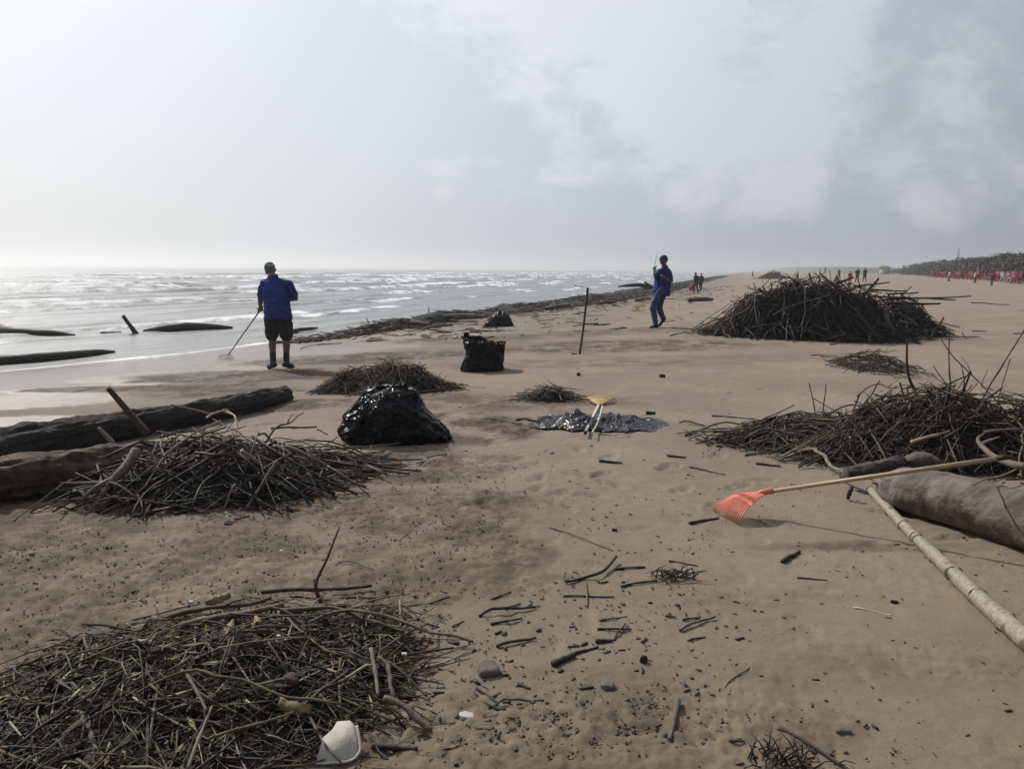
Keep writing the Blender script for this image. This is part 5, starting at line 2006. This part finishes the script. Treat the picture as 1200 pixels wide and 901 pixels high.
        if detail:
            ellip_bm = bmesh.new()
            capsule(ellip_bm, hd + up * .012 - f * .104 - sd * .045, hd + up * .012 - f * .104 + sd * .045, .010, .010, 8)
            me = bpy.data.meshes.new('strap')
            ellip_bm.to_mesh(me)
            ellip_bm.free()
            link('strap', me, c, M['capstrip'])
    bm = bmesh.new()
    ellip(bm, hd + up * (.005 if cap else .03) - f * .022, (.080, .086, .080 if cap else .1), rot)
    fuse(bm, 'hair', max(voxel, .01), e, M['hair'] if detail else M['darkcloth'], 1, wrinkle=.006)
    if gloves:
        for s, mt in gloves:
            bm = bmesh.new()
            wr, el = V_['wr' + s], V_['el' + s]
            hand(bm, wr, el, .9, 1 if s == 'L' else -1, V_.get('grip' + s), 1.18)
            capsule(bm, wr - (wr - el).normalized() * .05, wr, .036, .034)
            fuse(bm, 'glove', voxel, e, M[mt], 2)
    return e


# person raking, seen from behind -- L is the image-left side
p1 = at(328, 432)
J1 = dict(head=(-.13, .12, 1.555), neck=(-.07, .04, 1.465), face=(-.35, .8, -.62), pelvis=(.0, 0, .92), chest=(-.035, .03, 1.25), hem=.80,
          shL=(-.205, .02, 1.345), elL=(-.285, .05, 1.12), wrL=(-.325, .17, .96), gripL=(-.55, .25, -.8),
          shR=(.185, .02, 1.34), elR=(.275, .05, 1.11), wrR=(.04, .27, 1.10), gripR=(-.55, .25, -.8),
          hipL=(-.095, 0, .90), knL=(-.115, .03, .50), anL=(-.085, -.06, .09), toeL=(-.165, .02, .035),
          hipR=(.10, 0, .90), knR=(.115, .03, .50), anR=(.105, .0, .09), toeR=(.15, .11, .035), bulk=1.08)
sc1 = 126 * p1.y / F / 1.70
person(p1, R(0), sc1, J1, 'man in blue polo, navy shorts and green cap raking with his back to the camera', cap='greencap')
hl = Vector(p1) + Vector((-.355, .205, .90)) * sc1
hr_ = Vector(p1) + Vector((.01, .27, 1.16)) * sc1
dd = (hl - hr_).normalized()
tipg = at(266, 418)
dirn = (hl - tipg).normalized()
rake('long_rake', 'straw coloured fan rake held by the man in navy shorts', at(264, 419, .02), tipg + dirn * .16, hl + dirn * .22, .30, 'leaf', nt=13, hmat='pale', hr=.013)

# person walking, facing left and toward the camera
p2 = at(773, 384)
p2.z -= .02
sc2 = 85.5 * p2.y / F / 1.76
# frame: x image right, y away
J2 = dict(head=(.035, -.01, 1.625), neck=(.075, .0, 1.48), face=(-.95, -.42, -.05), pelvis=(.01, 0, .95), chest=(.06, 0, 1.26), hem=.78,
          shL=(-.03, -.18, 1.41), elL=(-.09, -.2, 1.17), wrL=(-.08, -.30, 1.27), gripL=(-.55, -.1, -.8),
          shR=(.19, .11, 1.35), elR=(.235, .0, 1.12), wrR=(.02, -.25, 1.22), gripR=(-.55, -.1, -.8),
          hipL=(-.02, -.09, .92), knL=(-.20, -.10, .52), anL=(-.11, -.08, .085), toeL=(-.22, -.12, .035),
          hipR=(.07, .08, .92), knR=(-.02, .06, .50), anR=(.10, .10, .20), toeR=(.02, .06, .10), liftR=1, bulk=1.05)
J2['shL'], J2['elL'], J2['wrL'] = (-.08, -.12, 1.36), (-.17, -.16, 1.20), (-.21, -.24, 1.38)
person(p2, 0, sc2, J2, 'man in blue polo, jeans and navy cap walking with a yellow rake', bottom='jeans', cap='navycap', shorts=False, gloves=[('L', 'glove')])
hw = Vector(p2) + Vector((-.05, -.26, 1.20)) * sc2
tipg = at(747, 363)
dirn = (hw - tipg).normalized()
rake('long_rake', 'yellow fan rake trailed by the man in jeans', at(745, 364, .02), tipg + dirn * .18, hw + dirn * .05, .38, 'yellow', nt=13, hmat='pale', hr=.013)
gl = Vector(p2) + Vector((-.25, -.28, 1.38)) * sc2
stick(gl - Vector((0.0, 0, .10)), gl + Vector((.07, 0, .42)), .02, 'whitestick', 'thin pale rod held upright in the gloved hand of the man in jeans', 'rod', 'rod', k=0)


# distant people
def Jstand(step=.1, arm=.12, bend=0.0):
    return dict(head=(0, .02 + bend, 1.60 - bend * .4), neck=(0, bend * .7, 1.46 - bend * .25), face=(0, 1, -.1), pelvis=(0, 0, .93), chest=(0, bend * .4, 1.24), hem=.82,
                shL=(-.19, bend * .5, 1.38 - bend * .2), elL=(-.25, 0, 1.12), wrL=(-.22, arm, .90), shR=(.19, bend * .5, 1.38 - bend * .2), elR=(.25, 0, 1.12), wrR=(.20, arm * 1.4, .92),
                hipL=(-.09, 0, .90), knL=(-.10, step * .6, .5), anL=(-.10, step, .09), toeL=(-.11, step + .12, .035),
                hipR=(.09, 0, .90), knR=(.10, 0, .5), anR=(.10, -step, .09), toeR=(.11, -step + .12, .035), bulk=1.0)


FARP = [(815.5, 343.5, 24.5, 'darkcloth', 'darkcloth', 'darkcloth', .6, 'dark clothed walker near the water right of the man in jeans', .1),
        (821, 341.5, 21, 'darkcloth', 'darkcloth', None, 2.4, 'dark walker half hidden behind the other near the water', 0),
        (882, 325, 7.5, 'shirt', 'darkcloth', None, 1, 'tiny distant walker beside the far debris mound', 0),
        (967, 321, 8, 'darkcloth', 'darkcloth', None, 0, 'tiny dark walker farthest along the beach', 0),
        (983, 328, 13, 'darkcloth', 'jeans', None, .4, 'distant walker left of the group of three', .1),
        (995.5, 333, 15, 'redcloth', 'darkcloth', None, 2.9, 'leftmost of the three distant walkers above the big mound', 0),
        (1004, 331, 17, 'darkcloth', 'darkcloth', None, 3.1, 'middle of the three distant walkers above the big mound', .12),
        (1013, 330.5, 16.5, 'darkcloth', 'darkcloth', 'darkcloth', .2, 'rightmost of the three distant walkers above the big mound', 0),
        (1112, 330, 13, 'chair_white', 'darkcloth', None, 1.3, 'distant person in pale shirt among the red chairs', 0),
        (1142, 332, 14, 'chair_white', 'darkcloth', None, 4.3, 'distant person standing right of the pale shirted one by the chairs', 0),
        (1162, 335, 14, 'darkcloth', 'jeans', None, 2.3, 'distant person nearest the right edge by the red chairs', 0)]
for (x, y, hpx, top, bot, cp, rz, lb, bend) in FARP:
    p = at(x, y)
    person(p, rz, hpx * p.y / F / 1.72, Jstand(.14, .15, bend), lb, voxel=.024, top=top, bottom=bot, cap=cp, shorts=False, detail=False)
p = at(810.5, 338.5, .3)
bm = bmesh.new()
capsule(bm, (0, 0, 0), (.10, 0, .28), .17, .13, 10)
capsule(bm, (-.12, 0, .05), (.05, 0, .30), .12, .10, 10)
fuse(bm, 'red_sack', .03, None, M['redcloth'], 2, .03).location = p
tag(bpy.data.objects['red_sack'], 'red sack carried at the side of the dark clothed walker', 'sack')


# ------------------------------------------------------------------ beach chairs along the dune
def make_chair(mat):
    e = empty('beach_chair')
    V, Fc = boxes([(0, 0, .40, .50, .48, .035)])
    link('seat', mesh_np('seat', V, Fc), e, mat, False)
    V, Fc = boxes([(0, .25 + .012 * i, .46 + .09 * i, .48 - .03 * (i > 3), .03, .065) for i in range(5)])
    link('backrest', mesh_np('backrest', V, Fc), e, mat, False)
    for sx in (-1, 1):
        V, Fc = boxes([(sx * .26, .0, .64, .05, .5, .03), (sx * .26, -.22, .52, .035, .035, .22)])
        link('armrest', mesh_np('armrest', V, Fc), e, mat, False)
        for sy in (-1, 1):
            V, Fc = tube(np.array([[sx * .21, sy * .2, .39], [sx * .26, sy * .25, 0]]), [.026, .02], 6)
            link('leg', mesh_np('leg', V, Fc), e, mat)
    return e


def copy_tree(o, parent=None, mat=None):
    c = o.copy()
    COL.objects.link(c)
    c.parent = parent
    if mat is not None and c.type == 'MESH':
        c.material_slots[0].link = 'OBJECT'
        c.material_slots[0].material = mat
    for ch in o.children:
        copy_tree(ch, c, mat)
    return c


proto = make_chair(M['chair_red'])
cr_ = np.random.RandomState(5)
first = True
spots = []
for i in range(84):
    t = i / 83
    Yc = 66 + 92 * t ** 1.25
    spots.append((float(xbank(Yc)) - 1.0 - 2.6 * cr_.uniform() * (1 - .5 * t) + (1.6 if i % 7 == 0 else 0), Yc))
for i, (cx_, cy_) in enumerate(spots):
    px = 600 + 906 * cx_ / cy_
    mat = M['chair_red']
    col = 'red'
    if px > 1180 and cr_.uniform() < .35:
        mat, col = M['chair_blue'], 'blue'
    elif cr_.uniform() < .12:
        mat, col = M['chair_white'], 'white'
    c = proto if first else copy_tree(proto, None, mat)
    if first:
        mat, col = M['chair_red'], 'red'
    first = False
    p = Vector((cx_, cy_, gz(cx_, cy_)))
    k = 1.2
    c.location = p
    c.scale = (k, k, k)
    c.rotation_euler = (0, 0, cr_.uniform(0, 6.28))
    where = 'nearest the right edge' if px > 1170 else ('midway along the dune row' if px > 1130 else 'at the far end of the dune row')
    gl_ = '%s beach chairs %s' % (col, where)
    tag(c, '%s plastic beach chair %s' % (col, where), 'chair', gl_)


# ------------------------------------------------------------------ dune shrubs and distant things
def bush_mesh(seed, n=1300, w=2.4, h=1.6, leaf=.07):
    r_ = np.random.RandomState(seed)
    cl = r_.normal(0, 1, (14, 3)) * np.array([w * .30, w * .30, h * .20]) + np.array([0, 0, h * .5])
    cl[:, 2] = np.clip(cl[:, 2], h * .15, h * .8)
    c = cl[r_.randint(14, size=n)] + r_.normal(0, 1, (n, 3)) * np.array([w * .19, w * .19, h * .10])
    c[:, 2] = np.clip(c[:, 2], .03, None)
    u = r_.normal(0, 1, (n, 3))
    u /= np.linalg.norm(u, axis=1)[:, None]
    u = u * np.array([.45, .45, 1]) + np.array([0, 0, .5])
    v = np.cross(u, r_.normal(0, 1, (n, 3)))
    v /= np.linalg.norm(v, axis=1)[:, None]
    s = leaf * r_.uniform(.6, 2.2, (n, 1))
    V = np.stack([c - u * s, c + v * s * .5, c + u * s, c - v * s * .5], 1).reshape(-1, 3)
    return mesh_np('foliage', V, np.arange(n * 4).reshape(-1, 4))


def shrub(loc, me, mat, sc, label, group, stem):
    e = empty('dune_shrub', loc, rnd.uniform(0, 6.28))
    e.scale = sc
    tag(e, label, 'shrub', group)
    o = bpy.data.objects.new('foliage', me)
    COL.objects.link(o)
    o.parent = e
    o.material_slots[0].link = 'OBJECT'
    o.material_slots[0].material = mat
    s = bpy.data.objects.new('stem', stem)
    COL.objects.link(s)
    s.parent = e
    return e


bms = [bush_mesh(i) for i in range(6)]
for b_ in bms:
    b_.materials.append(M['foliage'])
stp = []
for a in range(5):
    an = a * 1.3
    stp.append(tube(np.array([[.05 * math.cos(an), .05 * math.sin(an), -.3], [.3 * math.cos(an), .3 * math.sin(an), .6], [.6 * math.cos(an), .6 * math.sin(an), 1.1]]), [.05, .035, .015], 5))
V, Fc, _ = merge(stp)
stem_me = mesh_np('stem', V, Fc)
stem_me.materials.append(M['brown'])
br_ = np.random.RandomState(12)
for i in range(298):
    Y = 58 + 270 * br_.beta(1.0, 1.5)
    s = .8 + 12 * br_.beta(1.0, 1.25)
    x = float(xbank(Y)) + s
    if x / Y > .74:
        continue
    z = gz(x, Y)
    k = br_.uniform(.8, 1.25)
    front = s < 4.5
    far = Y > 120
    green = br_.uniform() < .6
    tone = ('tall ' if k > 1.02 else 'low ') + ('green' if green else 'grey brown')
    gname = '%s shrubs %s of the dune, %s' % (tone, 'at the foot' if front else 'on the top', 'farther off' if far else 'near the right edge')
    shrub((x, Y, z - .1), bms[br_.randint(6)], M['foliage'] if green else M['foliage2'], (k * 1.6, k * 1.6, k * (1.0 if front else .85)),
          '%s shrub %s of the dune, %s' % (tone, 'at the foot' if front else 'on the top', 'farther off' if far else 'near the right edge'), gname, stem_me)
# far away scrub as one mass
parts = []
for i in range(2600):
    Y = 200 + 1100 * br_.beta(.8, 2.2)
    s = 2 + br_.uniform(0, 60)
    x = float(xbank(Y)) + s
    z = gz(x, Y)
    n = 9
    c = np.array([x, Y, z]) + np.clip(br_.normal(0, 1, (n, 3)), -1.6, 1.3) * np.array([1.5, 1.5, .6]) + np.array([0, 0, .9])
    u = br_.normal(0, 1, (n, 3))
    u /= np.linalg.norm(u, axis=1)[:, None]
    v = np.cross(u, br_.normal(0, 1, (n, 3)))
    v /= np.linalg.norm(v, axis=1)[:, None]
    q = .35 + (Y - 200) / 900
    V = np.stack([c - u * q, c + v * q, c + u * q, c - v * q], 1).reshape(-1, 3)
    parts.append((V, np.arange(n * 4).reshape(-1, 4)))
V, Fc, _ = merge(parts)
tag(link('distant_scrub', mesh_np('distant_scrub', V, Fc), None, M['foliage2'], False), 'hazy scrub covering the distant dunes', 'scrub', None, 'stuff')


def far_hill():
    nx, ny = 160, 14
    t, v = np.meshgrid(np.linspace(0, 1, nx), np.linspace(-1, 1, ny))
    Y = 420 + 3300 * t ** 1.4
    X = xshore(Y) + 60 + 35 * (v + 1)
    Z = ground(X, Y) - .5 + (3.0 + 13 * t ** .9) * (1 - v * v) ** .8 * (1 + .25 * perlin(t * 26, v * 1.5, 5)) * sstep(t, 0, .05)
    V = np.stack([X, Y, Z], -1).reshape(-1, 3)
    tag(link('distant_hill', mesh_np('distant_hill', V, grid_faces(ny, nx)), None, M['foliage2']), 'pale hazy line of distant dunes on the horizon', None, None, 'structure')


far_hill()


def hut():
    p = ptY(1037, 317, 315)
    z = gz(p.x, p.y)
    e = empty('beach_house', (p.x, p.y, z), R(15))
    e.scale = (.7, .7, .8)
    tag(e, 'small pale yellow house standing where the dune shrubs end', 'house')
    V, Fc = boxes([(0, 0, 1.5, 4.2, 4, 3.0)])
    link('wall', mesh_np('wall', V, Fc), e, M['building'], False)
    V = np.array([[-2.6, -2.5, 2.95], [2.6, -2.5, 2.95], [2.6, 2.5, 2.95], [-2.6, 2.5, 2.95], [-2.6, 0, 4.2], [2.6, 0, 4.2]])
    me = bpy.data.meshes.new('roof')
    me.from_pydata([tuple(v) for v in V], [], [(0, 1, 5, 4), (2, 3, 4, 5), (0, 4, 3), (1, 2, 5), (3, 2, 1, 0)])
    link('roof', me, e, M['roofm'], False)
    V, Fc = boxes([(-.9, -2.03, 1.1, .9, .08, 2.0)])
    link('door', mesh_np('door', V, Fc), e, M['brown'], False)
    V, Fc = boxes([(.9, -2.03, 1.6, 1.0, .08, .9)])
    link('window', mesh_np('window', V, Fc), e, M['glass'], False)


hut()


def mast():
    p = ptY(1123, 300, 190)
    z = gz(p.x, p.y)
    e = empty('lattice_mast', (p.x, p.y, z))
    tag(e, 'thin lattice mast rising behind the dune shrubs', 'mast')
    H = ptY(1123, 291, 190).z - z
    for a in (0, 2.09, 4.18):
        V, Fc = tube(np.array([[.5 * math.cos(a), .5 * math.sin(a), 0], [.12 * math.cos(a), .12 * math.sin(a), H]]), [.05, .03], 6)
        link('mast_leg', mesh_np('mast_leg', V, Fc), e, M['steel'])
    parts = []
    for k in range(14):
        z0, z1 = H * k / 14, H * (k + 1) / 14
        for a, b in ((0, 2.09), (2.09, 4.18), (4.18, 0)):
            r0, r1 = .5 - .38 * k / 14, .5 - .38 * (k + 1) / 14
            parts.append(tube(np.array([[r0 * math.cos(a), r0 * math.sin(a), z0], [r1 * math.cos(b), r1 * math.sin(b), z1]]), [.02, .02], 4))
    V, Fc, _ = merge(parts)
    link('bracing', mesh_np('bracing', V, Fc), e, M['steel'])


mast()

# ------------------------------------------------------------------ hazy sea air
HAZE = 0.0008
hb = bmesh.new()
bmesh.ops.create_cube(hb, size=1)
me = bpy.data.meshes.new('haze')
hb.to_mesh(me)
hb.free()
for v in me.vertices:
    v.co = Vector((v.co.x * 13500, v.co.y * 13500, (v.co.z + .5) * 40 - 12))
hm = bpy.data.materials.new('sea_haze')
hm.use_nodes = True
ht = hm.node_tree
ht.nodes.clear()
pv = ht.nodes.new('ShaderNodeVolumePrincipled')
pv.inputs['Color'].default_value = (.97, .985, 1.0, 1)
pv.inputs['Density'].default_value = HAZE
pv.inputs['Anisotropy'].default_value = .55
ho = ht.nodes.new('ShaderNodeOutputMaterial')
ht.links.new(pv.outputs[0], ho.inputs['Volume'])
me.materials.append(hm)
hz_o = bpy.data.objects.new('haze', me)
COL.objects.link(hz_o)
tag(hz_o, 'thin bright haze hanging over the sea and beach', None, None, 'stuff')

# a group is only kept where several things share one label
from collections import Counter
cnt = Counter(o['label'] for o in bpy.data.objects if 'label' in o.keys() and 'category' in o.keys())
for o in bpy.data.objects:
    if 'group' in o.keys() and str(o['group']).startswith('sticks like this: '):
        if cnt[o['label']] > 1:
            o['group'] = str(o['group'])[18:]
        else:
            w_ = o['label'].split(' of ')[-1]
            del o['group']
            o['group'] = 'single sticks lying in ' + w_
